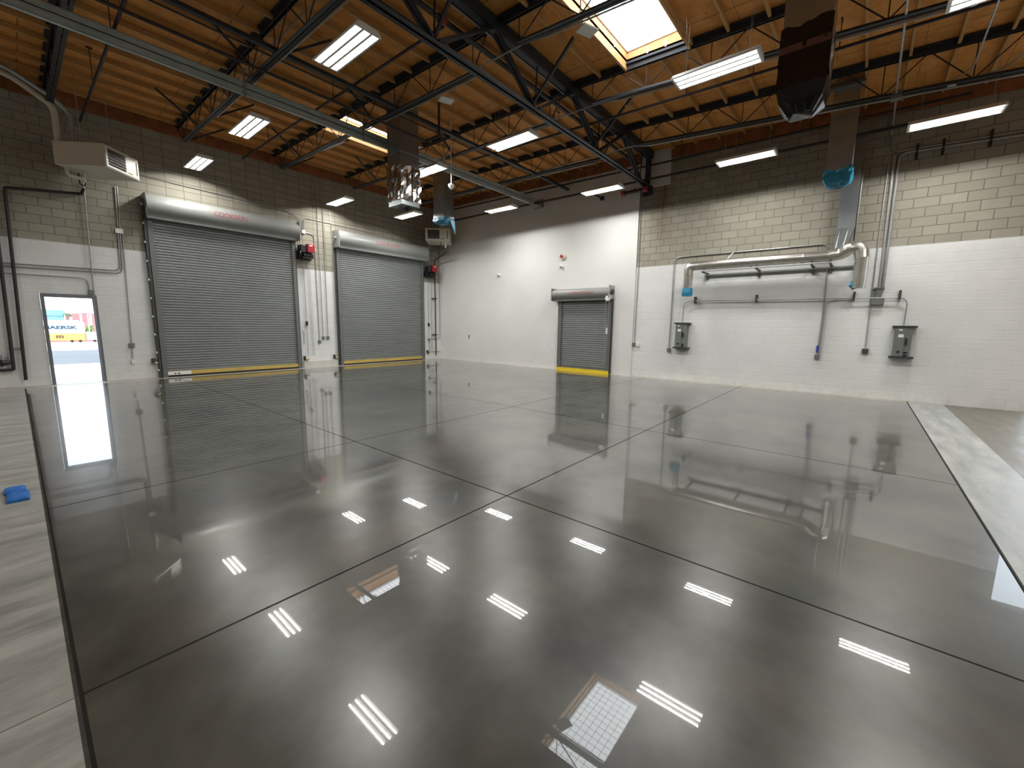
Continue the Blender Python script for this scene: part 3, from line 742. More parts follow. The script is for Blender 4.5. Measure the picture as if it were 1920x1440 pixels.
build('collar', MB().tube([(1.30, 14.45, 6.2), (1.30, 14.45, 6.28)], .062, 14), 'galvanized', o)

# ------------------------------------------------------------------ rectangular ducts
def duct(name, label, x0, x1, y0, y1, z0, z1, mat='duct_galv', seam=1.2):
    o = empty(name, ((x0+x1)/2, (y0+y1)/2, z0), label, 'duct')
    t_ = .012; mb = MB(); mb.box(x0, x0+t_, y0, y1, z0, z1); mb.box(x1-t_, x1, y0, y1, z0, z1); mb.box(x0+t_, x1-t_, y0, y0+t_, z0, z1); mb.box(x0+t_, x1-t_, y1-t_, y1, z0, z1)
    build('sheet_metal_casing', mb, mat, o)
    z = z0+seam
    while z < z1-.1:
        s_ = MB(); e = .012; s_.box(x0-e, x1+e, y0-e, y0, z, z+.03); s_.box(x0-e, x1+e, y1, y1+e, z, z+.03); s_.box(x0-e, x0, y0, y1, z, z+.03); s_.box(x1, x1+e, y0, y1, z, z+.03)
        build('seam_flange', s_, mat, o); z += seam
    return o
def film(parent, x0, x1, y0, y1, z0, z1, mat, name, sag=.12, amp=.012, nx=10, nz=9, close=True):
    """plastic or foil wrapped round the duct end, wrinkled, with a slack bottom"""
    e = .014; P = []; per = []
    for k in range(nx): per.append((x0-e + (x1-x0+2*e)*k/nx, y0-e))
    for k in range(nx): per.append((x1+e, y0-e + (y1-y0+2*e)*k/nx))
    for k in range(nx): per.append((x1+e - (x1-x0+2*e)*k/nx, y1+e))
    for k in range(nx): per.append((x0-e, y1+e - (y1-y0+2*e)*k/nx))
    n = len(per); cx_, cy_ = (x0+x1)/2, (y0+y1)/2; vs = []
    for i in range(nz+1):
        z = z0 + (z1-z0)*i/nz
        for (x, y) in per:
            k = random.uniform(-.2, 1)*amp
            d_ = Vector((x-cx_, y-cy_)).normalized(); vs.append((x+d_.x*k, y+d_.y*k, z + (random.uniform(-1, 1)*.02 if i < nz else random.uniform(-.05, .02))))
    fs = [(i*n+k, i*n+(k+1) % n, (i+1)*n+(k+1) % n, (i+1)*n+k) for i in range(nz) for k in range(n)]
    if close:
        for q, s_ in ((.88, -.55), (.5, -.95)):
            b0 = len(vs)
            for (x, y) in per: vs.append((cx_+(x-cx_)*q, cy_+(y-cy_)*q, z0+sag*s_+random.uniform(-1, 1)*.02))
            prev = 0 if q == .88 else b0-n
            fs += [(prev+k, prev+(k+1) % n, b0+(k+1) % n, b0+k) for k in range(n)]
        fs.append(tuple(b0+k for k in range(n)))
    return build(name, MB().add(vs, fs), mat, parent, smooth=False)
D = duct('hanging_duct', 'square galvanized duct hanging in the middle, its lower end wrapped in shiny film', 6.33, 6.87, 8.85, 9.38, 4.50, 6.82)
film(D, 6.33, 6.87, 8.85, 9.38, 4.62, 5.42, 'foil', 'film_wrap', .05, .03, 8, 8)
D = duct('hanging_duct', 'square galvanized duct hanging in front of the corner heater, blue film over its end', 9.96, 10.42, 11.50, 12.06, 5.28, 6.86)
film(D, 9.96, 10.42, 11.50, 12.06, 5.22, 5.34, 'blue_tape', 'blue_cover', .10, .015, 7, 3)
mb = MB(); q = [(10.20, 11.46, 5.24), (10.42, 11.46, 5.22), (10.47, 11.47, 4.80), (10.40, 11.49, 4.86)]; mb.add(q + [(x, y+.01, z) for x, y, z in q], [(0, 1, 2, 3), (7, 6, 5, 4), (0, 4, 5, 1), (1, 5, 6, 2), (2, 6, 7, 3), (3, 7, 4, 0)])
build('loose_film_flap', mb, 'blue_tape', D)
D = duct('hanging_duct', 'large rectangular duct at the top right, its lower half wrapped in black plastic', 6.50, 6.95, .63, 1.12, 4.62, 6.54, seam=3)
film(D, 6.50, 6.95, .63, 1.12, 4.60, 5.28, 'black_film', 'black_plastic_wrap', .32, .012, 8, 8)
build('tape_band', MB().box(6.478, 6.484, .61, 1.14, 4.98, 5.06), 'tape_red', D)
mb = MB(); vs = []
for k in range(10):
    z = 4.62+k*.11
    for (x, y) in ((6.47, .60), (6.60, .595)): vs.append((x+random.uniform(-.01, .01), y+random.uniform(-.012, .012), z))
mb.add(vs, [(2*k, 2*k+1, 2*k+3, 2*k+2) for k in range(9)]); build('foil_edge_tape', mb, 'foil', D)
D = duct('hanging_duct', 'tall rectangular duct before the block wall with blue film tied over its end', 11.25, 11.68, .49, .92, 4.76, 6.53, seam=3)
film(D, 11.25, 11.68, .49, .92, 4.74, 4.90, 'blue_tape', 'blue_cover', .16, .03, 7, 3)
build('top_collar', MB().box(11.15, 11.25, .42, 1.0, 6.42, 6.47).box(11.18, 11.25, .44, .98, 6.47, 6.53), 'duct_galv', D)
D = duct('wall_duct', 'light galvanized duct down the block wall tapering into the round spiral elbow', 12.70, 12.94, .36, .69, 3.95, 6.2, seam=1.15)
mb = MB(); n = 12; top = [(12.70, .36), (12.82, .36), (12.94, .36), (12.94, .47), (12.94, .57), (12.94, .69), (12.82, .69), (12.70, .69), (12.70, .63), (12.70, .57), (12.70, .47), (12.70, .41)]
c2_ = (12.58, .60); vs = [(x, y, 3.96) for x, y in top]
for x, y in top:
    a = math.atan2(y-.52, x-12.82); vs.append((c2_[0]+.115*math.cos(a), c2_[1]+.115*math.sin(a), 3.45))
mb.add(vs, [(k, (k+1) % n, n+(k+1) % n, n+k) for k in range(n)]); build('taper', mb, 'duct_galv', D, smooth=False)

# spiral exhaust duct run on the right wall
o = empty('spiral_duct', (12.52, 2.2, 2.5), 'silver round spiral duct along the block wall with both ends turned down', 'duct')
X0 = 12.52; R_ = .125
def spiral(pts, r_, nrm=9):
    pts = [Vector(p) for p in pts]; out = []; rr = []
    for i in range(len(pts)-1):
        L = (pts[i+1]-pts[i]).length; k = max(1, int(L/.085))
        for q in range(k):
            f = q/k; out += [pts[i].lerp(pts[i+1], f), pts[i].lerp(pts[i+1], f+.25/k)]; rr += [r_*1.035, r_]
    out.append(pts[-1]); rr.append(r_); return out, rr
a, b_ = spiral([(X0, 3.80, 3.33), (X0, .72, 3.33)], R_); build('horizontal_run', MB().tube(a, b_, 18), 'spiral_duct', o, smooth=True)
build('elbow', MB().tube(bend([(X0, 3.72, 3.33), (X0, 3.95, 3.33), (X0, 3.95, 3.10)], .2, 4), R_*1.05, 18), 'spiral_duct', o)
a, b_ = spiral([(X0, 3.95, 3.10), (X0, 3.95, 2.62)], R_*.96); lft = build('left_drop', MB().tube(a, b_, 18), 'spiral_duct', o, smooth=True)
vs, rr = [(X0, 3.95, 2.72), (X0, 3.95, 2.60), (X0, 3.95, 2.50), (X0, 3.95, 2.49)], [.135, .15, .14, .02]
build('blue_cover', MB().tube(vs, rr, 14), 'blue_tape', lft)
build('tee', MB().tube(bend([(X0, .78, 3.33), (X0, .52, 3.36), (X0-.12, .40, 3.45), (X0-.12, .20, 3.45), (X0-.12, .16, 3.2)], .16, 4), R_*1.12, 18), 'spiral_duct', o)
a, b_ = spiral([(X0-.12, .16, 3.24), (X0-.12, .16, 2.54)], R_); rd = build('right_drop', MB().tube(a, b_, 18), 'spiral_duct', o, smooth=True)
build('loose_blue_film', MB().tube([(X0-.14, .30, 2.70), (X0-.14, .29, 2.62), (X0-.13, .22, 2.53)], [.015, .05, .05], 8), 'blue_tape', rd)
for yy in (2.35, 1.25): build('joint_band', MB().tube([(X0, yy, 3.33), (X0, yy+.05, 3.33)], R_*1.07, 18), 'spiral_duct', o)
sh = empty('duct_support', (12.7, 2.2, 3.1), 'dark strut brackets carrying the spiral duct along the block wall', 'duct support')
build('rail', MB().box(X0-.02, X0+.02, .72, 3.62, 3.155, 3.175).box(XBC-.05, XBC, .2, 3.62, 3.08, 3.12), 'galvanized', sh)
for yy in (3.55, 2.25, 1.08, .72, .22): build('bracket_arm', MB().box(X0-.10, XBC, yy-.02, yy+.02, 3.12, 3.16).box(XBC-.04, XBC, yy-.03, yy+.03, 2.98, 3.16), 'box_brown', sh)
build('hanger_strap', MB().tube([(X0-.05, 2.95, 3.45), (12.85, 2.90, 3.66)], .012, 6), 'label_white', sh)

# ------------------------------------------------------------------ services on the back wall
def YW(r): return YA-r-.012
def wallbox(name, label, x, z, w, h, dep=.06, mat='label_white', cat='box', plane='A', y0=None):
    if plane == 'A': mb = MB().box(x-w/2, x+w/2, YA-dep, YA, z-h/2, z+h/2)
    else: mb = MB().box((y0 if y0 else XBC)-dep, (y0 if y0 else XBC), x-w/2, x+w/2, z-h/2, z+h/2)
    return build(name, mb, mat, label=label, cat=cat, bevel=.004)
y = YW(.013)
cond('black_pipe', 'black steel pipe beside the doorway running up and across under the heater', [(.05, YA-.09, .17), (.17, YA-.09, 4.55), (1.40, YA-.09, 4.70), (1.42, YA-.30, 4.78)], .032, 'pipe_black', .05, 'pipe', n=10)
cond('black_pipe', 'black steel pipe at the left photo edge ending at the valve', [(-.03, YA-.09, 4.2), (-.11, YA-.09, .43), (-.34, YA-.09, .43)], .034, 'pipe_black', .04, 'pipe', n=10)
build('pipe_clamp', MB().box(-.16, .09, YA-.03, YA-.005, .905, .945), 'galvanized', label='short grey strut clamp joining the two black pipes by the doorway', cat='clamp')
o = empty('valve', (-.25, YA-.08, .45), 'black valve with grey wheel beside the black pipe at the left photo edge', 'valve')
build('body', MB().tube([(-.14, YA-.08, .60), (-.19, YA-.08, .60), (-.26, YA-.08, .60), (-.33, YA-.08, .60), (-.38, YA-.08, .60)], [.03, .05, .085, .05, .03], 12), 'pipe_black', o, smooth=True)
build('bonnet', MB().tube([(-.25, YA-.08, .64), (-.25, YA-.08, .78)], .028, 10), 'galvanized', o)
build('handwheel', MB().tube([(-.25, YA-.08, .73), (-.25, YA-.08, .76)], .06, 14), 'galvanized', o)
build('drain_stem', MB().tube([(-.25, YA-.08, .55), (-.25, YA-.08, .48)], .02, 8), 'galvanized', o)
cond('conduit', 'grey conduit dropping from the left heater to the box over the doorway', [(1.46, y-.033, 5.0), (1.40, y-.033, 2.36)], .014)
wallbox('junction_box', 'small grey electrical box on the right corner above the doorway', 1.36, 2.31, .10, .11, .07, 'enclosure_grey', 'electrical box')
cond('conduit', 'grey conduit bending from the doorway box to the left edge of the photo', [(1.32, y, 2.36), (1.32, y, 2.655), (-1.2, y, 2.65)], .011, b=.16)
cond('conduit', 'grey conduit, upper of the two bending left above the doorway', [(2.04, y, 5.05), (2.0, y, 3.96), (1.96, y, 2.91), (-1.2, y, 2.86)], .014, b=.16)
cond('conduit', 'grey conduit, lower of the two bending left above the doorway', [(2.08, y, 5.05), (2.04, y, 3.96), (1.995, y, 2.84), (-1.2, y, 2.79)], .014, b=.16)
wallbox('junction_box', 'small white electrical box high on the wall between doorway and roller door', 2.02, 3.93, .15, .12, .06, 'label_white', 'electrical box')
cond('conduit', 'thin grey conduit straight down between doorway and roller door', [(2.08, y, 3.88), (2.01, y, .98), (2.0, y, .56)], .010)
wallbox('junction_box', 'small grey switch box low between the doorway and the roller door', 2.01, .94, .11, .11, .06, 'enclosure_grey', 'electrical box')
wallbox('conduit_end', 'tiny white fitting hanging below the low switch box by the doorway', 1.99, .49, .05, .11, .05, 'label_white', 'fitting')
cond('conduit', 'thin conduit running along the block wall high above both roller doors, upper line', [(-1.0, y, 5.70), (11.6, y, 5.82)], .010)
cond('conduit', 'thin conduit along the block wall just above the roller door hoods, lower line', [(2.2, y, 5.48), (6.20, y, 5.33), (6.55, y, 5.20), (6.78, y, 5.16), (6.78, y, 4.80)], .011, b=.14)
cond('conduit', 'thin bright conduit leaving the wide roller door hood towards the pier box', [(5.6, y-.03, 5.18), (6.72, y-.03, 5.17), (6.75, y-.03, 4.80)], .010, b=.16)
wallbox('junction_box', 'small white electrical box above the red motor between the roller doors', 6.785, 4.73, .12, .11, .07, 'label_white', 'electrical box')
cond('conduit', 'thin conduit rising from the pier box and turning right above the corner roller door', [(6.81, y, 4.79), (6.83, y, 5.21), (9.8, y, 5.14)], .010, b=.14)
cond('conduit', 'thin conduit bending from the pier box down to the lowest outlet on the pier', [(6.84, y, 4.72), (7.155, y, 4.70), (7.16, y, .98)], .012, b=.16)
cond('conduit', 'thin conduit from the roof down the pier to the middle outlet', [(7.31, y-.03, 6.68), (7.30, y-.03, 5.05), (7.29, y-.03, 1.12)], .012)
cond('conduit', 'thin conduit from the roof down the pier to the right outlet', [(7.52, y-.03, 6.68), (7.50, y-.03, 5.15), (7.47, y-.03, 1.12)], .012)
cond('conduit', 'thin short conduit ending behind the left hood end of the corner roller door', [(7.76, y-.03, 5.6), (7.78, y-.03, 5.18), (7.80, y-.03, 4.85), (7.77, y-.03, .28)], .010)
wallbox('outlet_box', 'small grey outlet box on the pier, lowest and leftmost of the three', 7.155, .92, .10, .11, .06, 'enclosure_grey', 'outlet')
wallbox('outlet_box', 'small grey outlet box on the pier, middle of the three', 7.30, 1.06, .10, .11, .06, 'enclosure_grey', 'outlet')
wallbox('outlet_box', 'small grey outlet box on the pier, rightmost of the three', 7.475, 1.06, .10, .11, .06, 'enclosure_grey', 'outlet')
def pendant(label, x, z0, z1, z2):
    o = empty('pendant_control', (x, y-.03, z2), label, 'door control')
    build('cable', MB().tube([(x, y-.02, z0), (x, y-.02, z1)], .009, 6), 'conduit', o)
    build('control_station', MB().box(x-.03, x+.03, y-.07, y-.0, z1-.16, z1), 'black_machine', o, bevel=.01)
    build('lower_cable', MB().tube([(x, y-.02, z1-.16), (x, y-.02, z2)], .008, 6), 'conduit', o)
pendant('black push button control hanging on a cable left on the pier between roller doors', 6.72, 3.8, 1.66, .45)
pendant('black push button control hanging on a cable right of the corner roller door', 12.19, 3.66, 1.66, .95)
cond('hand_chain', 'thin hanging loop of hand chain below the red motor on the pier', [(6.88, y-.03, 3.85), (6.89, y-.03, .46), (6.915, y-.03, .44), (6.94, y-.03, .46), (6.93, y-.03, 3.85)], .006, 'galvanized', .01, 'chain')
cond('hand_chain', 'thin hanging loop of hand chain below the red motor by the corner', [(12.33, y-.03, 3.75), (12.34, y-.03, .44), (12.36, y-.03, .42), (12.38, y-.03, .44), (12.37, y-.03, 3.75)], .006, 'galvanized', .01, 'chain')
cond('cable_hook', 'small grey cable hooked on the wall at the left edge of the pier', [(6.56, y, 1.33), (6.62, y, 1.25), (6.60, y, .85)], .009, 'conduit', .03, 'cable')
def eye(label, x, s_):
    o = empty('door_sensor', (x, YA, .25), label, 'door sensor')
    build('bracket', MB().box(x-.02, x+.02, YA-.10, YA, .27, .42), 'black_machine', o)
    build('lens_housing', MB().tube([(x, YA-.07, .31), (x+s_*.14, YA-.07, .30)], .03, 10), 'brass', o)
eye('small black and brass door sensor low at the left edge of the pier', 6.58, 1)
eye('small black and brass door sensor low at the right edge of the pier', 7.68, 1)
eye('small black door sensor low beside the right guide of the corner roller door', 12.10, 1)
o = empty('door_sensor', (2.47, YA, .4), 'small black and yellow door sensor low beside the bolted guide near the doorway', 'door sensor')
build('bracket', MB().box(2.39, 2.47, YA-.10, YA, .44, .56), 'guide_dark', o); build('lens_housing', MB().tube([(2.43, YA-.14, .44), (2.50, YA-.14, .43)], .025, 8), 'brass', o)
def operator(label, x, z):
    o = empty('door_operator', (x, YA, z-.3), label, 'door motor')
    rb = build('control_cover', MB().box(x, x+.25, YA-.40, YA-.08, z-.14, z+.14), 'red_paint', o, bevel=.015)
    build('rating_plate', MB().box(x+.06, x+.17, YA-.404, YA-.40, z+.07, z+.105), 'label_white', rb)
    g_ = build('gear_case', MB().box(x-.20, x, YA-.34, YA-.06, z-.16, z+.10), 'black_machine', o, bevel=.02)
    build('motor', MB().tube([(x-.10, YA-.24, z-.24), (x+.22, YA-.24, z-.24)], .085, 16), 'black_machine', o, smooth=True)
    build('sprocket', MB().tube([(x-.23, YA-.20, z-.22), (x-.20, YA-.20, z-.22)], .15, 20), 'black_machine', o, smooth=True)
    build('shaft', MB().tube([(x+.25, YA-.25, z-.02), (x+.32, YA-.25, z-.02)], .03, 10), 'galvanized', o)
    build('mounting_bracket', MB().box(x-.22, x+.28, YA-.06, YA, z-.36, z-.30).box(x-.16, x+.2, YA-.36, YA, z-.34, z-.31), 'black_machine', o)
    build('chain', MB().box(x-.215, x-.205, YA-.30, YA-.28, z, z+.40).box(x-.215, x-.205, YA-.12, YA-.10, z, z+.40), 'guide_dark', o)
operator('red and black door motor on the pier between the two wide roller doors', 6.74, 4.15)
operator('red and black door motor between the corner roller door and the room corner', 12.20, 4.06)
o = empty('gas_pipe', (12.56, YA, .2), 'brown gas pipe rising on the back wall by the corner to the heater', 'pipe')
build('riser', MB().tube(bend([(12.56, YA-.10, .17), (12.54, YA-.10, 4.47), (12.30, 14.12, 4.66), (12.30, 14.12, 4.72)], .05), .026, 10), 'pipe_brown', o, smooth=True)
for z in (1.13, 2.77): build('wall_clamp', MB().box(12.40, 12.68, YA-.08, YA, z-.02, z+.02), 'box_brown', o)
cond('conduit', 'grey conduit looping down beside the room corner into a low box', [(12.86, y, 6.4), (12.86, y, .94), (12.20, y, .94)], .012, b=.12)
wallbox('junction_box', 'small grey box low on the wall between corner roller door and corner', 12.20, .90, .09, .10, .06, 'enclosure_grey', 'electrical box')
cond('conduit', 'grey conduit from the low corner box turning right near the floor', [(12.22, y, .86), (12.24, y, .34), (12.88, y, .33)], .011, b=.1)

# ------------------------------------------------------------------ services on the right wall
xw = XBC-.026
def RW(name, label, pts, r=.013, b=.12, mat='conduit', cat='conduit', x=None):
    return cond(name, label, [((x or xw), p_[0], p_[1]) for p_ in pts], r, mat, b, cat)
RW('conduit', 'thin grey conduit down the block wall beside the white lining edge', [(5.67, 5.5), (5.63, 3.45), (5.64, 1.10)], .011)
wallbox('outlet_box', 'grey outlet box on the right wall, left one of the pair', 5.655, 1.045, .09, .11, .06, 'enclosure_grey', 'outlet', 'B')
wallbox('outlet_box', 'white faced outlet box on the right wall, right one of the pair', 5.515, 1.04, .09, .11, .055, 'white_plastic', 'outlet', 'B')
RW('conduit', 'grey conduit arching over the spiral duct and dropping to a low box', [(4.515, .96), (4.51, 3.68), (.86, 3.67), (.82, 3.40)], .013, .16)
wallbox('outlet_box', 'grey outlet box under the conduit left of the left grey enclosure', 4.51, .92, .10, .11, .06, 'enclosure_grey', 'outlet', 'B')
def enclosure(label, y0, y1, z0, z1):
    o = empty('disconnect_enclosure', (XBC, (y0+y1)/2, z0), label, 'electrical enclosure')
    dp = .20; w = y1-y0
    bx = build('cabinet', MB().box(XBC-dp, XBC, y0, y1, z0, z1), 'enclosure_grey', o, bevel=.005)
    build('door_panel', MB().box(XBC-dp-.012, XBC-dp, y0+w*.40, y1-.01, z0+.03, z1-.03), 'enclosure_grey', bx)
    for z in (z0, z1): build('strut_rail', MB().box(XBC-.22, XBC, y0-.07, y1+.05, z-.02, z+.02), 'guide_dark', o)
    build('warning_label', MB().box(XBC-dp-.016, XBC-dp-.012, y0+w*.48, y0+w*.78, z1-.24, z1-.17), 'label_white', bx)
    build('small_label', MB().box(XBC-dp-.016, XBC-dp-.012, y1-.12, y1-.06, z1-.09, z1-.06), 'label_white', bx)
    build('handle', MB().box(XBC-dp-.05, XBC-dp, y0+w*.26, y0+w*.36, z1-.40, z1-.26), 'black_machine', bx)
    build('button', MB().tube([(XBC-dp-.03, y0+w*.68, z0+.13), (XBC-dp, y0+w*.68, z0+.13)], .025, 12), 'black_machine', bx)
    build('indicator', MB().box(XBC-dp-.02, XBC-dp, y0+w*.16, y0+w*.38, z0+.10, z0+.13).box(XBC-dp-.02, XBC-dp, y0+w*.16, y0+w*.38, z0+.035, z0+.065), 'black_machine', bx)
enclosure('grey electrical enclosure on the right wall, left of two, below the spiral duct end', 3.97, 4.29, 1.0, 1.73)
enclosure('grey electrical enclosure on the right wall, right of two, at far right', -.87, -.58, 1.0, 1.69)
xs = XBC-.10
RW('conduit', 'grey conduit running level along the wall joining the two grey enclosures', [(4.13, 1.73), (4.13, 2.385), (-.72, 2.335), (-.715, 1.70)], .014, .18, x=xs)
for yy, nm in ((3.82, 'leftmost'), (2.25, 'second from left'), (.22, 'third from left'), (-.58, 'rightmost')):
    build('strut_bracket', MB().box(XBC-.12, XBC, yy-.022, yy+.022, 2.30, 2.50), 'box_brown', label='short dark strut bracket holding the level conduit, %s of four' % nm, cat='bracket')
RW('conduit', 'grey conduit down from behind the spiral duct to a low outlet', [(.80, 3.10), (.78, 1.84), (.80, .98)], .016)
RW('conduit', 'grey conduit bending from the level run down beside the blue taped one', [(.22, 2.31), (.745, 2.31), (.765, 1.0)], .013, .16, x=xw-.02)
build('blue_tape_band', MB().box(xw-.03, xw+.02, .785, .83, 1.03, 1.20), 'blue_wrap', label='blue tape wrapped on the conduit just above the low outlet', cat='tape')
wallbox('outlet_box', 'grey outlet box with white insert below the blue taped conduit', .80, .92, .10, .11, .06, 'enclosure_grey', 'outlet', 'B')
RW('conduit', 'thin grey conduit down the block wall to the brown box', [(-.09, 5.3), (-.09, 3.65), (-.10, 2.33), (-.11, 1.15)], .012)
wallbox('junction_box', 'dark brown square box on the wall between blue taped conduit and right enclosure', -.11, 1.11, .12, .11, .07, 'box_brown', 'electrical box', 'B')
RW('conduit', 'thick grey conduit down the block wall, left of the bright pair', [(-.17, 5.45), (-.20, 3.52), (-.215, 2.57)], .026)
RW('conduit', 'thick grey conduit down the block wall, right of the bright pair, bending along at top', [(-2.6, 5.36), (-.25, 5.47), (-.27, 3.51), (-.275, 2.57)], .026, .16)
RW('conduit', 'grey conduit from the joist box down the block wall then bending right', [(-.07, 6.45), (-.11, 5.52), (-2.6, 5.44)], .018, .16)
o = build('junction_box', MB().box(XBC-.12, XBC, -.33, -.10, 2.19, 2.33).box(XBC-.09, XBC, -.27, -.17, 2.33, 2.58).box(XBC-.11, XBC, -.31, -.12, 2.55, 2.58), 'enclosure_grey', label='grey pull box where the thick wall conduits meet the level run', cat='electrical box')
RW('conduit', 'thin conduit beside the tall wall duct on its right', [(.34, 5.6), (.34, 3.5)], .010)
for yy in (-.53, -.93, -1.6): build('strap_bracket', MB().box(XBC-.05, XBC, yy-.02, yy+.02, 5.28, 5.60), 'black_machine', label='small dark strap bracket under the high conduits, %s' % {-.53: 'left of three', -.93: 'middle of three', -1.6: 'right of three'}[yy], cat='bracket')
# conduits crossing from the roof to the joist box
zb0 = Zb(-.05)-.03
build('junction_box', MB().box(10.90, 11.06, -.14, .02, zb0-.03, zb0+.10), 'enclosure_grey', label='grey junction box under the joist where conduits cross, right of the tall duct', cat='electrical box')
cond('conduit', 'straight grey conduit crossing the roof at top right into the joist box', [(4.0, .0, zb0+.05), (10.92, -.05, zb0+.05)], .016)
cond('conduit', 'grey conduit from the joist box on to the block wall', [(11.04, -.06, zb0+.02), (12.80, -.07, zb0+.12), (12.92, -.07, zb0+.0)], .016, b=.1)
cond('conduit', 'grey conduit crossing the roof at top right, second from the tall duct', [(7.4, -.93, 5.97), (10.7, -.99, 5.97), (10.98, -.80, 5.94), (10.98, -.15, 5.97)], .013, b=.25)
cond('conduit', 'grey conduit crossing the roof at top right, rightmost one', [(8.0, -1.5, 5.96), (10.7, -1.52, 5.94), (11.02, -1.3, 5.92), (11.02, -.15, 5.96)], .013, b=.25)
build('junction_box', MB().tube([(11.0, -.78, 5.86), (11.0, -.78, 5.91)], .06, 14), 'label_white', label='small round white box on the joist conduit right of the grey joist box', cat='electrical box')
build('junction_box', MB().tube([(8.46, -.70, 5.84), (8.46, -.70, 5.89)], .07, 14), 'label_white', label='round white box under the joist below the cut off light fixture', cat='electrical box')
# small devices on the white lining
o = empty('alarm_horn', (XB, 8.48, 4.0), 'round cream and red alarm horn high on the white wall over the small roller door', 'alarm')
build('base', MB().tube([(XB, 8.48, 4.07), (XB-.06, 8.48, 4.07)], .11, 20), 'white_enamel', o, smooth=True); build('strobe', MB().tube([(XB-.06, 8.50, 4.07), (XB-.12, 8.50, 4.07)], .05, 14), 'red_paint', o, smooth=True)
def wallcam(label, y_, z_):
    o = empty('wall_sensor', (XB, y_, z_-.05), label, 'sensor')
    build('body', MB().tube([(XB, y_, z_), (XB-.05, y_, z_), (XB-.10, y_, z_-.01)], [.05, .06, .035], 12), 'white_plastic', o, smooth=True)
    build('lens', MB().tube([(XB-.10, y_, z_-.02), (XB-.115, y_, z_-.022)], .022, 10), 'lens_dark', o)
wallcam('small white wall sensor just below the round alarm horn', 8.52, 3.72)
wallcam('small white wall sensor alone high on the white wall towards the corner', 11.55, 3.62)
wallbox('cover_plate', 'white cover plate low on the white wall, farther of the pair by the small door', 9.22, .87, .08, .12, .008, 'label_white', 'cover plate', 'B', XB)
wallbox('cover_plate', 'white cover plate low on the white wall, nearer of the pair by the small door', 8.82, .87, .08, .12, .008, 'label_white', 'cover plate', 'B', XB)
wallbox('cover_plate', 'small grey mark plate low on the white wall near the room corner', 13.32, 1.08, .07, .16, .008, 'enclosure_grey', 'cover plate', 'B', XB)

# pendant sensor
o = empty('pendant_sensor', (7.95, 8.87, 5.2), 'white bell shaped sensor hanging on a white rod right of the central duct', 'pendant sensor')
build('rod', MB().tube([(7.95, 8.87, 5.34), (7.95, 8.87, Zd(8.87))], .012, 8), 'white_plastic', o)
build('bell', MB().tube([(7.95, 8.87, 5.37), (7.95, 8.87, 5.34), (7.95, 8.87, 5.31), (7.95, 8.87, 5.25), (7.95, 8.87, 5.22)], [.02, .085, .085, .045, .02], 16), 'white_plastic', o, smooth=True)

# blue folded pad on the floor
def pad(y0, y1, x0, x1, z, rise):
    vs = []; ny, nx = 8, 6
    for lay in (0, 1):
        for i in range(ny+1):
            for k in range(nx+1):
                f, g_ = i/ny, k/nx; e = 1 if 0 < i < ny and 0 < k < nx else 0
                vs.append((x0+(x1-x0)*g_ + random.uniform(-.003, .003), y0+(y1-y0)*f + random.uniform(-.004, .004), z + lay*(.018+.012*e+random.uniform(0, .004))))
    n = (ny+1)*(nx+1); fs = []
    for i in range(ny):
        for k in range(nx):
            a = i*(nx+1)+k; fs += [(a, a+1, a+nx+2, a+nx+1), (n+a+nx+1, n+a+nx+2, n+a+1, n+a)]
    rim = [k for k in range(nx+1)] + [i*(nx+1)+nx for i in range(1, ny+1)] + [ny*(nx+1)+k for k in range(nx-1, -1, -1)] + [i*(nx+1) for i in range(ny-1, 0, -1)]
    fs += [(rim[i], rim[(i+1) % len(rim)], n+rim[(i+1) % len(rim)], n+rim[i]) for i in range(len(rim))]
    return MB().add(vs, fs)
o = empty('folded_pad', (-.14, 5.82, 0), 'blue folded cloth pad lying on the bare concrete at far left', 'folded pad')
build('front_fold', pad(5.60, 5.87, -.20, -.065, .001, 0), 'blue_pad', o, smooth=True)
build('back_fold', pad(5.89, 6.06, -.215, -.085, .001, 0), 'blue_pad', o, smooth=True)
build('joining_web', MB().box(-.205, -.075, 5.86, 5.90, .002, .016), 'blue_pad', o)

# ------------------------------------------------------------------ outside the doorway
zy = lambda y_: -.0262*(y_-16)
mb = MB(); mb.add([(-60, YA+.22, -.02), (80, YA+.22, -.02), (80, 260, zy(260)), (-60, 260, zy(260)), (-60, YA+.22, -.5), (80, YA+.22, -.5), (80, 260, zy(260)-.5), (-60, 260, zy(260)-.5)],
                  [(0, 1, 2, 3), (7, 6, 5, 4), (0, 4, 5, 1), (1, 5, 6, 2), (2, 6, 7, 3), (3, 7, 4, 0)])
build('yard_ground', mb, 'yard', structure=True)
mb = MB().box(XBC+.2, 60, -40, YA-.5, -.4, -.02); build('side_yard_ground', mb, 'yard', structure=True)
gz = zy(105)
o = empty('shipping_container', (1.5, 105, gz+1.55), 'white shipping container lettered in blue, seen through the open doorway', 'container')
bx = build('box', MB().box(-5.0, 7.35, 105, 107.4, gz+1.55, 1.46).box(7.35, 7.95, 105, 107.4, gz+1.55, 1.1), 'truck_white', o)
vs, fs = text_mb('MAERSK', .58, 4.15, .02, .05); mb = MB().add([(2.95+u, 104.99-w_, -.05+v) for u, v, w_ in vs], fs); build('lettering', mb, 'letter_blue', bx)
o = empty('container_trailer', (1.5, 105, gz), 'yellow shipping container on a red trailer below the white container', 'trailer')
bx = build('box', MB().box(-5.0, 7.9, 104.9, 107.3, gz+.33, gz+1.5), 'container_yellow', o)
vs, fs = text_mb('m', .56, .95, .02, .06); mb = MB().add([(4.35+u, 104.88-w_, -1.62+v) for u, v, w_ in vs], fs); build('lettering', mb, 'letter_brown', bx)
build('chassis', MB().box(-5.0, 9.6, 104.95, 107.2, gz+.12, gz+.32), 'chassis_pink', o)
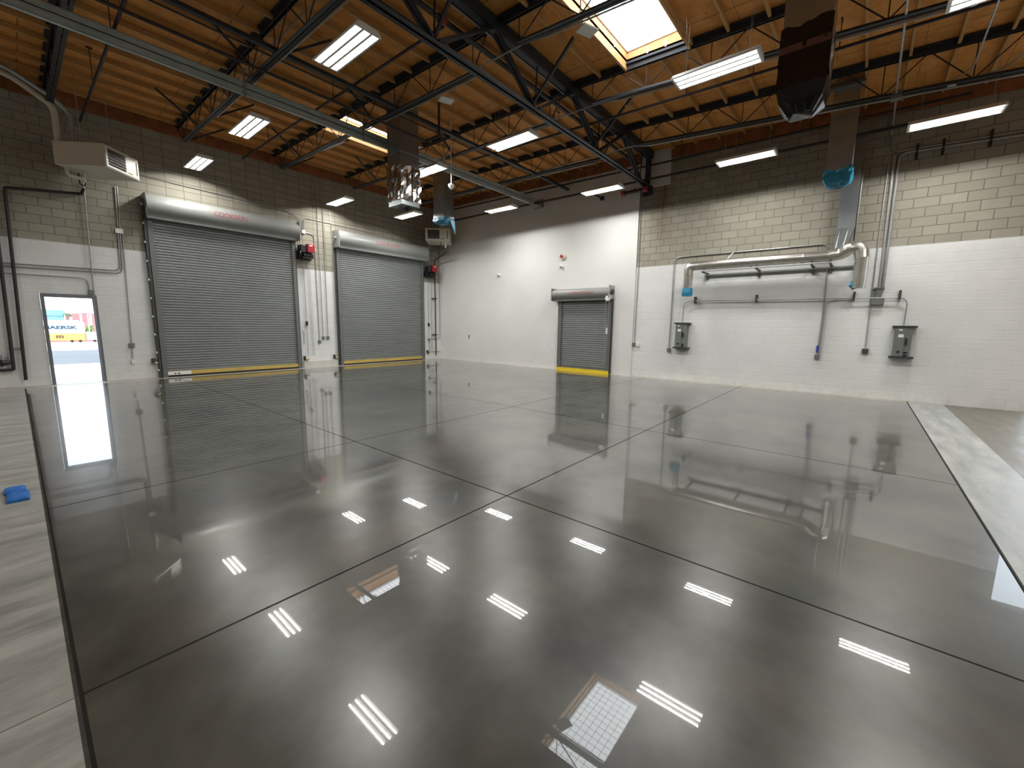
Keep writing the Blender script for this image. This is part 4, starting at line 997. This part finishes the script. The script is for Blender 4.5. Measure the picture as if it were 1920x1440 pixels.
build('rear_cabin', MB().box(8.0, 9.7, 104.9, 107.3, gz+.33, gz+1.75), 'truck_white', o)
for x in (-3.5, -2.4, 6.2, 7.2, 9.0): build('wheel', MB().tube([(x, 104.8, gz+.22), (x, 105.15, gz+.22)], .22, 16), 'tire_black', o)
o = build('container_stack', MB().box(8.2, 22, 150, 153, zy(150), 3.15).box(22.2, 40, 150, 153, zy(150), 2.6), 'container_red', label='pale red ribbed containers far behind the white one', cat='container')
mb = MB()
for k in range(7): mb.box(9.0+k*1.7, 9.4+k*1.7, 149.9, 150, zy(150)+.3, 2.9)
build('rib_panel', mb, 'truck_white', o)
o = empty('warehouse_shed', (0, 170, zy(170)), 'long pale blue shed far off behind the containers at left', 'shed')
build('wall', MB().box(-30, 9.5, 170, 180, zy(170), 2.6), 'blue_shed', o); build('roof', MB().prism([(-30, 2.6), (9.8, 2.6), (9.0, 4.1), (-30, 4.6)], 'y', 169.7, 180), 'blue_shed', o)
o = empty('palm_tree', (8.0, 140, zy(140)), 'palm tree standing behind the containers beyond the doorway', 'tree')
build('trunk', MB().tube([(8.0, 140, zy(140)), (8.05, 140, 0), (8.0, 140, 2.7)], [.2, .15, .12], 8), 'palm_trunk', o)
mb = MB()
for k in range(22):
    a = 2*PI*k/22; el = random.uniform(-.3, .9); L = random.uniform(.7, 1.05); pts = []
    for q in range(5):
        f = q/4; pts.append((8.0+math.cos(a)*L*f*math.cos(el), 140+math.sin(a)*L*f*math.cos(el), 2.7+L*f*math.sin(el)-.55*f*f))
    mb.tube(pts, [.03, .10, .12, .09, .01], 5)
build('crown', mb, 'palm_green', o)
def pole(label, x, y_, h, head):
    o = empty('lamp_post', (x, y_, zy(y_)), label, 'lamp post'); build('mast', MB().tube([(x, y_, zy(y_)), (x, y_, h)], .06, 8), 'truck_white', o)
    build('lamp_head', MB().box(x-head, x+.1, y_-.1, y_+.1, h-.12, h), 'shed_roof', o)
pole('slim white lamp post in front of the palm beyond the doorway', 6.8, 125, 2.7, .15)
pole('white lamp post at the right edge of the doorway view', 8.9, 110, 2.85, .7)
mb = MB()
for k in range(60):
    c_ = Vector((10.0+random.uniform(-.7, .7), 125+random.uniform(-.5, .5), zy(125)+random.uniform(.3, 3.2))); r_ = random.uniform(.15, .35)
    mb.tube([c_-Vector((0, 0, r_)), c_-Vector((0, 0, r_*.5)), c_+Vector((0, 0, r_*.5)), c_+Vector((0, 0, r_))], [.02, r_, r_*.9, .02], 6)
build('bush', mb, 'bush_green', label='green bush right of the white container beyond the doorway', cat='bush')

# ------------------------------------------------------------------ light
W = bpy.data.worlds.new('sky'); S.world = W; W.use_nodes = True
wt = W.node_tree; wt.nodes.clear(); wo = wt.nodes.new('ShaderNodeOutputWorld'); bg = wt.nodes.new('ShaderNodeBackground')
bg.inputs[0].default_value = (.80, .90, 1.0, 1); bg.inputs[1].default_value = 3.3; wt.links.new(bg.outputs[0], wo.inputs[0])
sd = bpy.data.lights.new('sun', 'SUN'); sd.energy = 4.2; sd.angle = .02; sun = bpy.data.objects.new('sun', sd); COL.objects.link(sun)
sun.rotation_euler = Vector((.25, .55, -.8)).to_track_quat('-Z', 'Y').to_euler(); sun.location = (0, 0, 30)
def portal(loc, direc, sx, sy):
    L = bpy.data.lights.new('daylight_portal', 'AREA'); L.shape = 'RECTANGLE'; L.size = sx; L.size_y = sy; L.cycles.is_portal = True
    o = bpy.data.objects.new('daylight_portal', L); COL.objects.link(o); o.location = loc; o.rotation_euler = Vector(direc).to_track_quat('-Z', 'Y').to_euler()
portal((.95, YA+.23, 1.08), (0, -1, 0), .88, 2.16)
portal((XBC+.21, -4.66, 2.1), (-1, 0, 0), 3.85, 4.2)

# ------------------------------------------------------------------ render look
S.view_settings.view_transform = 'Standard'; S.view_settings.look = 'None'; S.view_settings.gamma = 1; S.view_settings.use_curve_mapping = False
S.view_settings.exposure = 0.0
c_ = S.cycles
c_.use_denoising = True; c_.use_adaptive_sampling = False
try: c_.denoiser = 'OPENIMAGEDENOISE'
except Exception: pass
c_.max_bounces = 8; c_.diffuse_bounces = 5; c_.glossy_bounces = 4; c_.sample_clamp_indirect = 8; c_.caustics_reflective = False; c_.caustics_refractive = False
